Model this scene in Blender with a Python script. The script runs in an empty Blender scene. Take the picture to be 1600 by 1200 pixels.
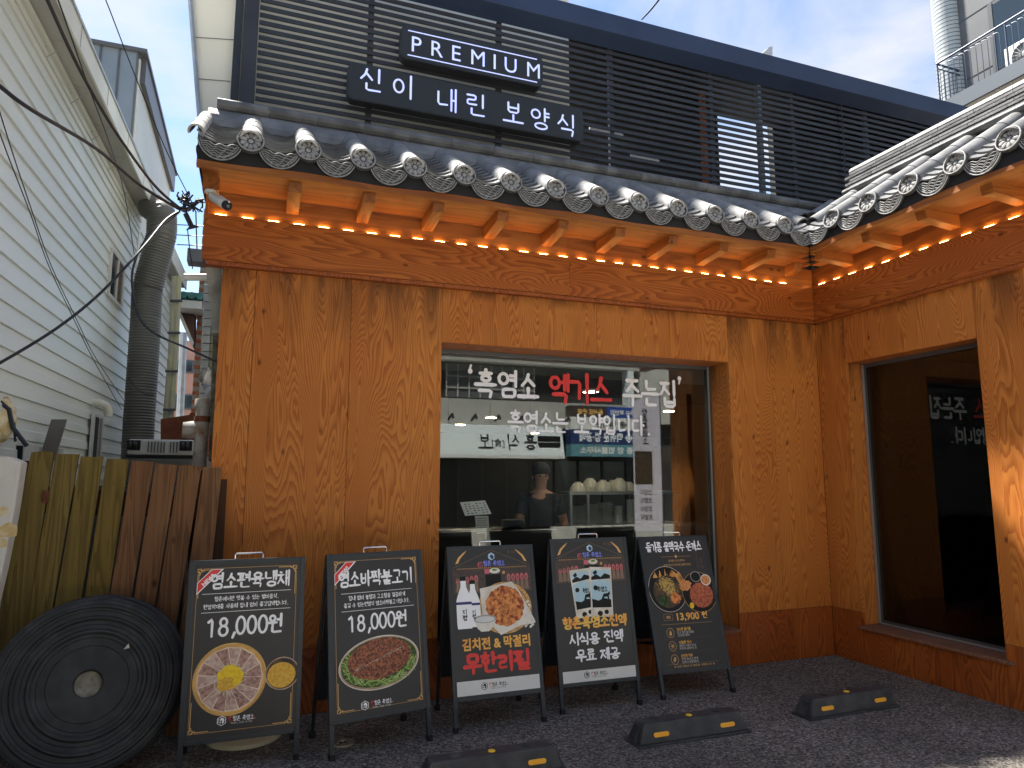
import bpy, bmesh, math, random
from mathutils import Vector, Matrix, Quaternion
random.seed(7)
PI = math.pi
sc = bpy.context.scene
COL = sc.collection

# ------------------------------------------------------------------ camera
CAM = Vector((0, 0, 1.55)); YAW = .3558; PITCH = .1365; FPX = 1083.0
cd = bpy.data.cameras.new('camera'); cam = bpy.data.objects.new('camera', cd); COL.objects.link(cam)
cd.sensor_width = 36; cd.lens = 36 * FPX / 1600; cd.clip_end = 600; cd.clip_start = .05
cam.location = CAM; cam.rotation_euler = (PI / 2 + PITCH, 0, -YAW)
sc.camera = cam

# ------------------------------------------------------------------ world, sun, exposure
SUN_EL = math.radians(62); SUN_DIR = Vector((-.28, .45, 0)).normalized() * math.cos(SUN_EL) + Vector((0, 0, math.sin(SUN_EL)))
w = bpy.data.worlds.new('World'); sc.world = w; w.use_nodes = True
wn = w.node_tree.nodes; wl = w.node_tree.links
for n in list(wn): wn.remove(n)
wo = wn.new('ShaderNodeOutputWorld'); bg = wn.new('ShaderNodeBackground')
sky = wn.new('ShaderNodeTexSky'); sky.sky_type = 'NISHITA'; sky.sun_disc = False
sky.sun_elevation = SUN_EL; sky.sun_rotation = math.atan2(SUN_DIR.x, SUN_DIR.y)
sky.dust_density = .4; sky.air_density = 1.0; sky.ozone_density = 3.0; sky.altitude = 50
tc = wn.new('ShaderNodeTexCoord'); mp = wn.new('ShaderNodeMapping'); mp.inputs['Scale'].default_value = (1.2, 1.6, 3.2)
mp.inputs['Rotation'].default_value = (0, .2, .5)
nz = wn.new('ShaderNodeTexNoise'); nz.inputs['Scale'].default_value = 1.5; nz.inputs['Detail'].default_value = 7; nz.inputs['Roughness'].default_value = .55; nz.inputs['Distortion'].default_value = .35
rp = wn.new('ShaderNodeValToRGB'); rp.color_ramp.elements[0].position = .45; rp.color_ramp.elements[0].color = (.0, .0, .0, 1)
rp.color_ramp.elements[1].position = .64; rp.color_ramp.elements[1].color = (.9, .9, .9, 1)
mx = wn.new('ShaderNodeMix'); mx.data_type = 'RGBA'
SKY_K = .074
mx.inputs['B'].default_value = (3.85, 3.85, 3.9, 1)
wl.new(tc.outputs['Generated'], mp.inputs['Vector']); wl.new(mp.outputs[0], nz.inputs['Vector']); wl.new(nz.outputs['Fac'], rp.inputs[0])
wl.new(rp.outputs[0], mx.inputs['Factor']); wl.new(sky.outputs[0], mx.inputs['A']); wl.new(mx.outputs['Result'], bg.inputs['Color'])
bg.inputs['Strength'].default_value = SKY_K; wl.new(bg.outputs[0], wo.inputs['Surface'])
sd = bpy.data.lights.new('sun', 'SUN'); sd.energy = 5.0; sd.angle = math.radians(3); sd.color = (1, .95, .87)
sun = bpy.data.objects.new('sun', sd); COL.objects.link(sun); sun.rotation_euler = SUN_DIR.to_track_quat('Z', 'Y').to_euler(); sun.location = (0, 0, 30)
vs = sc.view_settings; vs.view_transform = 'Standard'; vs.look = 'None'; vs.exposure = 1.8; vs.gamma = 1; vs.use_curve_mapping = False
sc.cycles.use_denoising = True; sc.cycles.max_bounces = 8; sc.cycles.transparent_max_bounces = 12; sc.cycles.sample_clamp_indirect = 6

# ------------------------------------------------------------------ measuring: a sight line met with a plane
_f = Vector((math.sin(YAW), math.cos(YAW), 0)); _R = Vector((math.cos(YAW), -math.sin(YAW), 0))
_F = _f * math.cos(PITCH) + Vector((0, 0, 1)) * math.sin(PITCH); _U = Vector((0, 0, 1)) * math.cos(PITCH) - _f * math.sin(PITCH)
def ray(u, v): return _F + _R * ((u - 800) / FPX) - _U * ((v - 600) / FPX)
def atY(u, v, y): d = ray(u, v); return CAM + d * (y / d.y)
def atX(u, v, x): d = ray(u, v); return CAM + d * (x / d.x)
def atZ(u, v, z): d = ray(u, v); return CAM + d * ((z - CAM.z) / d.z)

# ------------------------------------------------------------------ material helpers
def newmat(name):
    m = bpy.data.materials.new(name); m.use_nodes = True
    return m, m.node_tree.nodes, m.node_tree.links, m.node_tree.nodes['Principled BSDF']
def mat(name, c, rough=.6, metal=0, c2=None, scale=8, bump=0, bscale=60, stretch=(1, 1, 1), lo=.35, hi=.65, spec=.5, detail=5, emit=None, est=0):
    m, n, l, b = newmat(name)
    b.inputs['Base Color'].default_value = (*c, 1); b.inputs['Roughness'].default_value = rough; b.inputs['Metallic'].default_value = metal
    b.inputs['Specular IOR Level'].default_value = spec
    if c2 or bump:
        t = n.new('ShaderNodeTexCoord'); mpn = n.new('ShaderNodeMapping'); mpn.inputs['Scale'].default_value = stretch
        oi = n.new('ShaderNodeObjectInfo'); va = n.new('ShaderNodeVectorMath'); va.operation = 'ADD'
        cmb = n.new('ShaderNodeMath'); cmb.operation = 'MULTIPLY'; cmb.inputs[1].default_value = 37.0
        l.new(oi.outputs['Random'], cmb.inputs[0]); l.new(t.outputs['Object'], mpn.inputs['Vector'])
        l.new(mpn.outputs[0], va.inputs[0]); l.new(cmb.outputs[0], va.inputs[1])
    if c2:
        z = n.new('ShaderNodeTexNoise'); z.inputs['Scale'].default_value = scale; z.inputs['Detail'].default_value = detail
        r = n.new('ShaderNodeValToRGB'); r.color_ramp.elements[0].position = lo; r.color_ramp.elements[1].position = hi
        r.color_ramp.elements[0].color = (*c, 1); r.color_ramp.elements[1].color = (*c2, 1)
        l.new(va.outputs[0], z.inputs['Vector']); l.new(z.outputs['Fac'], r.inputs[0]); l.new(r.outputs[0], b.inputs['Base Color'])
    if bump:
        z = n.new('ShaderNodeTexNoise'); z.inputs['Scale'].default_value = bscale; z.inputs['Detail'].default_value = 3
        bp = n.new('ShaderNodeBump'); bp.inputs['Strength'].default_value = min(1, bump); bp.inputs['Distance'].default_value = .01
        l.new(va.outputs[0], z.inputs['Vector']); l.new(z.outputs['Fac'], bp.inputs['Height']); l.new(bp.outputs[0], b.inputs['Normal'])
    if emit:
        b.inputs['Emission Color'].default_value = (*emit, 1); b.inputs['Emission Strength'].default_value = est
    return m
def wood(name, light, dark, axis='Z', across=2.3, along=.55, rings=26, rough=.55, stain=.35, stain_c=(.03, .012, .005), red=None, spec=.3, fine=.35, knots=False, top=0):
    """rotary-cut softwood: rings are the level lines of a stretched noise, plus fibre streaks and weather stains"""
    m, n, l, b = newmat(name)
    t = n.new('ShaderNodeTexCoord'); oi = n.new('ShaderNodeObjectInfo')
    ad = n.new('ShaderNodeVectorMath'); ad.operation = 'ADD'
    ml = n.new('ShaderNodeMath'); ml.operation = 'MULTIPLY'; ml.inputs[1].default_value = 53.0
    l.new(oi.outputs['Random'], ml.inputs[0]); l.new(t.outputs['Object'], ad.inputs[0]); l.new(ml.outputs[0], ad.inputs[1])
    def mapped(ac, al):
        q = n.new('ShaderNodeMapping'); s = [ac, ac, ac]; s['XYZ'.index(axis)] = al
        q.inputs['Scale'].default_value = s; l.new(ad.outputs[0], q.inputs['Vector']); return q.outputs[0]
    def noise(vec, sc_, det, rg=.5, dist=0):
        q = n.new('ShaderNodeTexNoise'); q.inputs['Scale'].default_value = sc_; q.inputs['Detail'].default_value = det
        q.inputs['Roughness'].default_value = rg; q.inputs['Distortion'].default_value = dist; l.new(vec, q.inputs['Vector']); return q.outputs['Fac']
    def math_(op, a, bb, clamp=False):
        q = n.new('ShaderNodeMath'); q.operation = op; q.use_clamp = clamp
        for i, v in enumerate((a, bb)):
            if isinstance(v, (int, float)): q.inputs[i].default_value = v
            else: l.new(v, q.inputs[i])
        return q.outputs[0]
    base = noise(mapped(across, along), 1, 2.2, .40, .3)
    wob = noise(mapped(across * 14, along * 3), 1, 3, .6)
    r0 = math_('ADD', math_('MULTIPLY', base, rings), math_('MULTIPLY', wob, .8))
    fr = math_('FRACT', r0, 0)
    # soft early wood, thin dark late wood line
    rmp = n.new('ShaderNodeValToRGB'); e = rmp.color_ramp.elements
    e[0].position = 0; e[0].color = (.12, .12, .12, 1); e[1].position = 1; e[1].color = (1, 1, 1, 1)
    a = rmp.color_ramp.elements.new(.3); a.color = (.2, .2, .2, 1); a = rmp.color_ramp.elements.new(.68); a.color = (.75, .75, .75, 1)
    a = rmp.color_ramp.elements.new(.93); a.color = (1, 1, 1, 1); rmp.color_ramp.elements[-1].color = (.12, .12, .12, 1)
    l.new(fr, rmp.inputs[0])
    fib = noise(mapped(across * 60, along * 5), 1, 4, .6)
    mixv = math_('ADD', math_('MULTIPLY', rmp.outputs[0], 1 - fine), math_('MULTIPLY', fib, fine * 1.1), True)
    c = n.new('ShaderNodeMix'); c.data_type = 'RGBA'; c.inputs['A'].default_value = (*light, 1); c.inputs['B'].default_value = (*dark, 1); l.new(mixv, c.inputs['Factor'])
    # broad tone change
    br = noise(mapped(1.7, .6), 1, 3, .5)
    rb = n.new('ShaderNodeMapRange'); rb.inputs['From Min'].default_value = .36; rb.inputs['From Max'].default_value = .66; rb.inputs['To Min'].default_value = 0; rb.inputs['To Max'].default_value = .55
    l.new(br, rb.inputs['Value'])
    c2 = n.new('ShaderNodeMix'); c2.data_type = 'RGBA'; c2.blend_type = 'MULTIPLY'; l.new(rb.outputs[0], c2.inputs['Factor']); l.new(c.outputs['Result'], c2.inputs['A'])
    c2.inputs['B'].default_value = (*(red or (.75, .55, .45)), 1)
    st = noise(mapped(3.4, 1.1), 1, 6, .62, .6)
    rs = n.new('ShaderNodeMapRange'); rs.inputs['From Min'].default_value = .60; rs.inputs['From Max'].default_value = .80; rs.inputs['To Max'].default_value = stain
    l.new(st, rs.inputs['Value'])
    c3 = n.new('ShaderNodeMix'); c3.data_type = 'RGBA'; l.new(rs.outputs[0], c3.inputs['Factor']); l.new(c2.outputs['Result'], c3.inputs['A']); c3.inputs['B'].default_value = (*stain_c, 1)
    out = c3.outputs['Result']
    vo = n.new('ShaderNodeTexVoronoi'); vo.inputs['Scale'].default_value = 1; l.new(mapped(5.5, 3.0), vo.inputs['Vector'])
    rk = n.new('ShaderNodeMapRange'); rk.inputs['From Min'].default_value = .035; rk.inputs['From Max'].default_value = .11 if knots else .095; rk.inputs['To Min'].default_value = .8; rk.inputs['To Max'].default_value = 0
    l.new(vo.outputs['Distance'], rk.inputs['Value'])
    c4 = n.new('ShaderNodeMix'); c4.data_type = 'RGBA'; l.new(rk.outputs[0], c4.inputs['Factor']); l.new(out, c4.inputs['A']); c4.inputs['B'].default_value = (dark[0] * .25, dark[1] * .22, dark[2] * .3, 1)
    res = c4.outputs['Result']
    if top:   # run-off marks under the upper edge of each sheet
        sp = n.new('ShaderNodeSeparateXYZ'); l.new(t.outputs['Generated'], sp.inputs[0])
        g1 = n.new('ShaderNodeMapRange'); g1.inputs['From Min'].default_value = .80; g1.inputs['From Max'].default_value = 1.0; l.new(sp.outputs['Z'], g1.inputs['Value'])
        nn = noise(mapped(6, .9), 1, 4, .6); g2 = n.new('ShaderNodeMapRange'); g2.inputs['From Min'].default_value = .40; g2.inputs['From Max'].default_value = .60; l.new(nn, g2.inputs['Value'])
        f_ = math_('MULTIPLY', math_('MULTIPLY', g1.outputs[0], g2.outputs[0]), top)
        c5 = n.new('ShaderNodeMix'); c5.data_type = 'RGBA'; l.new(f_, c5.inputs['Factor']); l.new(res, c5.inputs['A']); c5.inputs['B'].default_value = (.05, .02, .008, 1); res = c5.outputs['Result']
    l.new(res, b.inputs['Base Color'])
    b.inputs['Roughness'].default_value = rough; b.inputs['Specular IOR Level'].default_value = spec
    bp = n.new('ShaderNodeBump'); bp.inputs['Strength'].default_value = .35; bp.inputs['Distance'].default_value = .003
    l.new(mixv, bp.inputs['Height']); l.new(bp.outputs[0], b.inputs['Normal'])
    return m

M = {}
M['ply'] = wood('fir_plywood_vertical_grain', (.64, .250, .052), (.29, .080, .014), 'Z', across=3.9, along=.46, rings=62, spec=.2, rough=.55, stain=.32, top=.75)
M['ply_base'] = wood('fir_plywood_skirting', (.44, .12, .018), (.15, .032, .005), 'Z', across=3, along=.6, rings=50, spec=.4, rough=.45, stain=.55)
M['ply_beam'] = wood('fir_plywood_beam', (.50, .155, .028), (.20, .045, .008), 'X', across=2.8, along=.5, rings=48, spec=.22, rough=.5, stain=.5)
M['ply_beam_y'] = wood('fir_plywood_beam_side', (.48, .15, .027), (.19, .043, .008), 'Y', across=2.8, along=.5, rings=48, spec=.22, rough=.5, stain=.5)
M['pine_x'] = wood('pine_board_x', (.36, .135, .030), (.15, .045, .009), 'X', across=5, along=.5, rings=9, stain=.2, fine=.5, knots=True)
M['pine_y'] = wood('pine_board_y', (.36, .135, .030), (.15, .045, .009), 'Y', across=5, along=.5, rings=9, stain=.2, fine=.5, knots=True)
M['sill'] = wood('weathered_sill', (.30, .15, .09), (.12, .05, .03), 'X', across=6, along=.5, rings=14, stain=.5, fine=.5, stain_c=(.25, .22, .2))
M['fence_g'] = wood('mossy_plank', (.30, .215, .065), (.055, .040, .016), 'Z', across=9, along=.45, rings=12, stain=.8, fine=.62, rough=.85, spec=.15, stain_c=(.12, .145, .012), knots=True, red=(.8, .7, .4))
M['fence_b'] = wood('brown_plank', (.32, .165, .078), (.055, .026, .013), 'Z', across=9, along=.45, rings=12, stain=.6, fine=.62, rough=.85, spec=.15, stain_c=(.09, .085, .015), knots=True)
M['fence_d'] = wood('dark_plank', (.09, .05, .03), (.035, .02, .012), 'Z', across=9, along=.5, rings=8, stain=.4, fine=.7, rough=.9, spec=.1, knots=True)
M['dark_metal'] = mat('dark_louvre_metal', (.026, .027, .030), .42, .1, c2=(.040, .041, .045), scale=3, spec=.4)
M['beam_metal'] = mat('navy_coated_metal', (.022, .036, .075), .45, .2, c2=(.034, .052, .10), scale=1.2)
M['tile'] = mat('grey_roof_tile', (.12, .12, .12), .6, 0, c2=(.22, .22, .217), scale=5, bump=.25, bscale=90)
M['tile_d'] = mat('dark_roof_tile', (.07, .07, .07), .6, 0, c2=(.17, .17, .168), scale=6, bump=.3, bscale=80)
M['tile_w'] = mat('sun_toned_tile', (.24, .235, .225), .75, 0, c2=(.42, .41, .39), scale=9, bump=.4, bscale=90)  # sunlight on the first front tiles put into the colour; verge shares it
M['tile_relief_lo'] = mat('dark_tile_ground', (.035, .035, .035), .7, c2=(.06, .06, .06), scale=30)
M['tile_relief_hi'] = mat('pale_tile_relief', (.20, .20, .195), .7, c2=(.34, .34, .33), scale=40)  # raised pattern of end discs and drip tiles, paler than its ground
M['underlay'] = mat('black_underlay', (.010, .010, .011), .8, bump=.2, bscale=25)
M['frame'] = mat('graphite_window_frame', (.10, .10, .10), .4, .5)
M['frame_l'] = mat('aluminium_frame', (.42, .43, .43), .35, .7)
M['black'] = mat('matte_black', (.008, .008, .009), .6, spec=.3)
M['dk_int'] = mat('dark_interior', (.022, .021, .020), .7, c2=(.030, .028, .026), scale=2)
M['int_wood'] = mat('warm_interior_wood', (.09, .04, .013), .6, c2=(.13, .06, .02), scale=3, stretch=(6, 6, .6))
M['white'] = mat('white_print', (.88, .88, .90), .5, spec=.3)
M['offwhite'] = mat('off_white_print', (.72, .72, .68), .5, c2=(.62, .62, .60), scale=3)
M['red'] = mat('red_print', (.72, .035, .03), .45)
M['gold'] = mat('gold_print', (.70, .40, .12), .45)
M['orange'] = mat('orange_print', (.80, .34, .06), .45, c2=(.85, .55, .10), scale=14)
M['yellow'] = mat('yellow_reflector', (.90, .55, .02), .35)
M['amber'] = mat('amber_reflector', (.95, .42, .01), .3, spec=.6)
M['poster'] = mat('charcoal_banner_vinyl', (.022, .022, .024), .42, c2=(.030, .030, .032), scale=2, bump=.3, bscale=5, spec=.45)
M['aframe'] = mat('slate_painted_steel', (.028, .035, .042), .4, .3, spec=.5)
M['rubber'] = mat('black_rubber', (.024, .025, .026), .55, c2=(.050, .050, .052), scale=10, bump=.12, bscale=200, spec=.35, lo=.45, hi=.75)
M['stop_rubber'] = mat('worn_grey_rubber', (.030, .031, .033), .55, c2=(.062, .062, .064), scale=12, bump=.25, bscale=120, lo=.4, hi=.75)
M['rubber_end'] = mat('dusty_rubber', (.016, .016, .016), .8, c2=(.10, .10, .10), scale=7, bump=.3, bscale=150, lo=.4, hi=.8)
M['chrome'] = mat('bright_steel', (.6, .6, .6), .25, 1)
M['galv'] = mat('galvanised_steel', (.30, .32, .33), .45, .6, c2=(.42, .44, .45), scale=5)
M['siding'] = mat('pale_vinyl_siding', (.68, .71, .67), .45, c2=(.76, .78, .73), scale=1.6, stretch=(1, .25, 1), spec=.4)
M['siding_trim'] = mat('siding_trim', (.68, .68, .60), .5, c2=(.76, .75, .66), scale=2)
M['soffit'] = mat('grey_soffit', (.38, .37, .34), .7, c2=(.46, .45, .40), scale=2)
M['beige'] = mat('beige_cladding_panel', (.74, .70, .57), .7, c2=(.80, .76, .62), scale=1)
M['brick'] = mat('red_brick', (.26, .075, .035), .85, c2=(.38, .13, .06), scale=30, bump=.5)
M['mortar'] = mat('mortar', (.30, .25, .21), .9)
M['pink'] = mat('pink_tile_wall', (.50, .27, .20), .7, c2=(.56, .31, .23), scale=2)
M['green_tile'] = mat('teal_glazed_tile', (.02, .13, .12), .3, c2=(.04, .20, .18), scale=6)
M['cable'] = mat('black_cable', (.012, .014, .022), .5)
M['duct'] = mat('grey_flexible_duct', (.085, .085, .08), .45, c2=(.13, .13, .12), scale=3, spec=.4)
M['plastic_w'] = mat('white_plastic', (.66, .66, .63), .35, c2=(.60, .60, .57), scale=5)
M['rust'] = mat('rusted_steel', (.09, .025, .010), .9, c2=(.15, .045, .02), scale=12, bump=.4)
M['rustpipe'] = mat('rust_stained_pipe', (.30, .29, .26), .7, c2=(.17, .07, .02), scale=9, bump=.3, lo=.5, hi=.68)
M['concrete'] = mat('stained_concrete', (.22, .22, .19), .9, c2=(.42, .42, .38), scale=6, bump=.4)
M['plaster'] = mat('peeling_white_paint', (.66, .63, .58), .7, c2=(.56, .50, .42), scale=9, bump=.4, lo=.5, hi=.9)
M['foam'] = mat('yellow_foam', (.60, .42, .18), .95, c2=(.75, .66, .45), scale=18, bump=.9, bscale=30)
M['suit'] = mat('grey_suitcase_shell', (.42, .42, .42), .35, c2=(.48, .48, .48), scale=8)
M['stone'] = mat('grey_stone_cladding', (.34, .33, .30), .75, c2=(.42, .40, .36), scale=3)
M['greypanel'] = mat('dark_grey_facade_panel', (.075, .08, .085), .6, c2=(.10, .105, .11), scale=1)
M['lit_shop'] = mat('sign_panel_white', (.62, .66, .66), .5)
M['navy'] = mat('navy_sign', (.02, .04, .12), .45)
M['teal'] = mat('teal_sign', (.10, .24, .28), .45)
M['blue'] = mat('blue_sign', (.02, .06, .30), .45)
M['brownsign'] = mat('brown_sign', (.05, .035, .03), .45)
M['skin'] = mat('skin', (.48, .26, .17), .55)
M['cloth_d'] = mat('dark_navy_cloth', (.018, .020, .028), .85, bump=.2)
M['lilac'] = mat('lilac_flag_cloth', (.50, .46, .52), .7)
M['plate'] = mat('white_ceramic', (.62, .64, .58), .3)
def glassmat(name, tint, ior=1.5, extra=0.0):
    m, n, l, b = newmat(name); n.remove(b); out = n['Material Output']
    tr = n.new('ShaderNodeBsdfTransparent'); tr.inputs[0].default_value = (*tint, 1); gl = n.new('ShaderNodeBsdfGlossy'); gl.inputs['Roughness'].default_value = .0; gl.inputs['Color'].default_value = (.95, 1, .98, 1)
    fr = n.new('ShaderNodeFresnel'); fr.inputs['IOR'].default_value = ior; ms = n.new('ShaderNodeMixShader')
    ad = n.new('ShaderNodeMath'); ad.operation = 'ADD'; ad.inputs[1].default_value = extra; ad.use_clamp = True
    l.new(fr.outputs[0], ad.inputs[0]); l.new(ad.outputs[0], ms.inputs[0]); l.new(tr.outputs[0], ms.inputs[1]); l.new(gl.outputs[0], ms.inputs[2]); l.new(ms.outputs[0], out.inputs['Surface'])
    return m
M['glass'] = glassmat('shop_window_glass', (.95, .97, .96), 1.5, .035)
M['glass_dark'] = glassmat('tinted_window_glass', (.22, .22, .23), 1.5, .015)
M['pane'] = mat('distant_window_pane', (.02, .03, .035), .08, 0, spec=.8)
def emis(name, c, s):
    m, n, l, b = newmat(name); b.inputs['Base Color'].default_value = (*c, 1); b.inputs['Emission Color'].default_value = (*c, 1); b.inputs['Emission Strength'].default_value = s; return m
M['sign_lit'] = emis('lit_sign_letters', (.50, .56, 1.0), .23)
M['led'] = emis('warm_led', (1, .60, .20), 17)
M['lamp'] = emis('warm_lamp', (1, .78, .50), 26)

# asphalt
def asphalt():
    m, n, l, b = newmat('coarse_asphalt')
    t = n.new('ShaderNodeTexCoord')
    v = n.new('ShaderNodeTexVoronoi'); v.inputs['Scale'].default_value = 52; l.new(t.outputs['Object'], v.inputs['Vector'])
    v2 = n.new('ShaderNodeTexNoise'); v2.inputs['Scale'].default_value = 62; v2.inputs['Detail'].default_value = 5; v2.inputs['Roughness'].default_value = .7; l.new(t.outputs['Object'], v2.inputs['Vector'])
    r = n.new('ShaderNodeValToRGB'); r.color_ramp.elements[0].position = .38; r.color_ramp.elements[0].color = (.020, .018, .016, 1); r.color_ramp.elements[1].position = .68; r.color_ramp.elements[1].color = (.34, .305, .265, 1)
    l.new(v2.outputs['Fac'], r.inputs[0])
    sep = n.new('ShaderNodeSeparateColor'); l.new(v.outputs['Color'], sep.inputs[0])
    rr = n.new('ShaderNodeMapRange'); rr.inputs['To Min'].default_value = .45; rr.inputs['To Max'].default_value = 1.35; l.new(sep.outputs[0], rr.inputs['Value'])
    big = n.new('ShaderNodeTexNoise'); big.inputs['Scale'].default_value = 1.1; big.inputs['Detail'].default_value = 6; big.inputs['Roughness'].default_value = .6; l.new(t.outputs['Object'], big.inputs['Vector'])
    rb = n.new('ShaderNodeMapRange'); rb.inputs['From Min'].default_value = .3; rb.inputs['From Max'].default_value = .72; rb.inputs['To Min'].default_value = .72; rb.inputs['To Max'].default_value = 1.35; l.new(big.outputs['Fac'], rb.inputs['Value'])
    m1 = n.new('ShaderNodeMath'); m1.operation = 'MULTIPLY'; l.new(rr.outputs[0], m1.inputs[0]); l.new(rb.outputs[0], m1.inputs[1])
    vm = n.new('ShaderNodeVectorMath'); vm.operation = 'SCALE'; l.new(r.outputs[0], vm.inputs[0]); l.new(m1.outputs[0], vm.inputs['Scale'])
    l.new(vm.outputs[0], b.inputs['Base Color']); b.inputs['Roughness'].default_value = .85; b.inputs['Specular IOR Level'].default_value = .3
    bp = n.new('ShaderNodeBump'); bp.inputs['Strength'].default_value = .9; bp.inputs['Distance'].default_value = .006
    ml = n.new('ShaderNodeMath'); ml.operation = 'ADD'; l.new(v.outputs['Distance'], ml.inputs[0]); l.new(v2.outputs['Fac'], ml.inputs[1])
    l.new(ml.outputs[0], bp.inputs['Height']); l.new(bp.outputs[0], b.inputs['Normal'])
    return m
M['asphalt'] = asphalt()

# ------------------------------------------------------------------ mesh helpers
WORLD = {}   # world origin of every object built unrotated
class MB:
    def __init__(s): s.v = []; s.f = []; s.mi = []; s.cur = 0; s.smooth = set()
    def add(s, vs_, fs, smooth=False):
        o = len(s.v); s.v += [Vector(p) for p in vs_]
        for f in fs:
            if smooth: s.smooth.add(len(s.f))
            s.f.append([i + o for i in f]); s.mi.append(s.cur)
        return s
    def box(s, a, b):
        x0, y0, z0 = (min(a[i], b[i]) for i in range(3)); x1, y1, z1 = (max(a[i], b[i]) for i in range(3))
        return s.add([(x0, y0, z0), (x1, y0, z0), (x1, y1, z0), (x0, y1, z0), (x0, y0, z1), (x1, y0, z1), (x1, y1, z1), (x0, y1, z1)],
                     [(0, 3, 2, 1), (4, 5, 6, 7), (0, 1, 5, 4), (1, 2, 6, 5), (2, 3, 7, 6), (3, 0, 4, 7)])
    def hexa(s, p):   # 8 corners: bottom 4 then top 4
        return s.add(p, [(0, 3, 2, 1), (4, 5, 6, 7), (0, 1, 5, 4), (1, 2, 6, 5), (2, 3, 7, 6), (3, 0, 4, 7)])
    def prism(s, poly, d):   # poly: 3D points of one face, d: extrusion vector
        k = len(poly); d = Vector(d); p = [Vector(q) for q in poly]
        return s.add(p + [q + d for q in p], [list(range(k))[::-1], list(range(k, 2 * k))] + [(i, (i + 1) % k, k + (i + 1) % k, k + i) for i in range(k)])
    def face(s, poly): return s.add(poly, [list(range(len(poly)))])
    def tube(s, pts, r, n=8, closed=False, caps=True):
        pts = [Vector(p) for p in pts]; k = len(pts); rr = r if isinstance(r, (list, tuple)) else [r] * k
        V = []; up = None
        for i, p in enumerate(pts):
            if closed: d = pts[(i + 1) % k] - pts[i - 1]
            else: d = (pts[min(i + 1, k - 1)] - pts[max(i - 1, 0)])
            d.normalize()
            if up is None: up = Vector((0, 0, 1)) if abs(d.z) < .9 else Vector((1, 0, 0))
            a = d.cross(up).normalized(); b = a.cross(d).normalized(); up = b
            for j in range(n):
                t = 2 * PI * j / n; V.append(p + (a * math.cos(t) + b * math.sin(t)) * rr[i])
        F = []
        for i in range(k if closed else k - 1):
            for j in range(n): i2 = (i + 1) % k; F.append((i * n + j, i * n + (j + 1) % n, i2 * n + (j + 1) % n, i2 * n + j))
        s.add(V, F, True)
        if caps and not closed:
            o = len(s.v) - len(V); s.f += [[o + j for j in range(n)][::-1], [o + (k - 1) * n + j for j in range(n)]]; s.mi += [s.cur] * 2
        return s
    def lathe(s, prof, n=32, c=(0, 0, 0), axis='Z', smooth=True):
        V = []
        for r, z in prof:
            for j in range(n):
                t = 2 * PI * j / n; x, y = r * math.cos(t), r * math.sin(t)
                p = (x, y, z) if axis == 'Z' else ((x, -z, y) if axis == 'Y' else (z, x, y)); V.append(Vector(p) + Vector(c))
        F = []
        for i in range(len(prof) - 1):
            for j in range(n): F.append((i * n + j, i * n + (j + 1) % n, (i + 1) * n + (j + 1) % n, (i + 1) * n + j))
        return s.add(V, F, smooth)
    def sphere(s, c, r, n=10, m_=6, sx=1, sy=1, sz=1):
        prof = [(max(1e-5, math.sin(PI * i / m_)), -math.cos(PI * i / m_)) for i in range(m_ + 1)]
        o = len(s.v); s.lathe(prof, n)
        for i in range(o, len(s.v)): p = s.v[i]; s.v[i] = Vector((p.x * r * sx, p.y * r * sy, p.z * r * sz)) + Vector(c)
        return s
    def xform(s, fn, start=0):
        for i in range(start, len(s.v)): s.v[i] = Vector(fn(s.v[i]))
        return s
    def build(s, name, mats, parent=None, bevel=0, origin=None):
        if not isinstance(mats, (list, tuple)): mats = [mats]
        me = bpy.data.meshes.new(name)
        if origin is None:
            lo = Vector([min(p[i] for p in s.v) for i in range(3)]); hi = Vector([max(p[i] for p in s.v) for i in range(3)])
            origin = (lo + hi) / 2; origin.z = lo.z if parent is None else origin.z
        origin = Vector(origin)
        me.from_pydata([p - origin for p in s.v], [], s.f)
        for m_ in mats: me.materials.append(M[m_] if isinstance(m_, str) else m_)
        if len(mats) > 1: me.polygons.foreach_set('material_index', s.mi)
        if s.smooth:
            for i in s.smooth: me.polygons[i].use_smooth = True
        if s.smooth: me.set_sharp_from_angle(angle=.55)
        me.update()
        if bevel:
            bm = bmesh.new(); bm.from_mesh(me); bmesh.ops.recalc_face_normals(bm, faces=bm.faces)
            bmesh.ops.bevel(bm, geom=[e for e in bm.edges if len(e.link_faces) == 2 and e.calc_face_angle(0) > .6], offset=bevel, segments=2, affect='EDGES', profile=.6)
            bm.to_mesh(me); bm.free()
        o = bpy.data.objects.new(name, me); COL.objects.link(o)
        pw = Vector((0, 0, 0))
        if parent: o.parent = parent; pw = WORLD[parent.name]
        o.location = origin - pw; WORLD[o.name] = origin
        return o
def thing(name, label, cat, loc=(0, 0, 0), group=None):
    o = bpy.data.objects.new(name, None); COL.objects.link(o); o.location = loc; o.empty_display_size = .1
    WORLD[o.name] = Vector(loc); o['label'] = label; o['category'] = cat
    if group: o['group'] = group
    return o
def tag(o, label, cat, group=None):
    o['label'] = label; o['category'] = cat
    if group: o['group'] = group
    return o
def struct(o): o['kind'] = 'structure'; return o
def dup(o, name=None):
    c = o.copy(); COL.objects.link(c)
    return c
def copy_part(o, parent, offset):
    c = o.copy(); COL.objects.link(c); c.parent = parent; c.location = Vector(o.location) + Vector(offset); return c
def copy_thing(root, loc, label, rotz=None):
    r = root.copy(); COL.objects.link(r); r.location = loc; r['label'] = label
    if rotz is not None: r.rotation_euler = (0, 0, rotz)
    for ch in list(root.children):
        c = ch.copy(); COL.objects.link(c); c.parent = r
        for g in list(ch.children):
            d = g.copy(); COL.objects.link(d); d.parent = c
    return r

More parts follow.
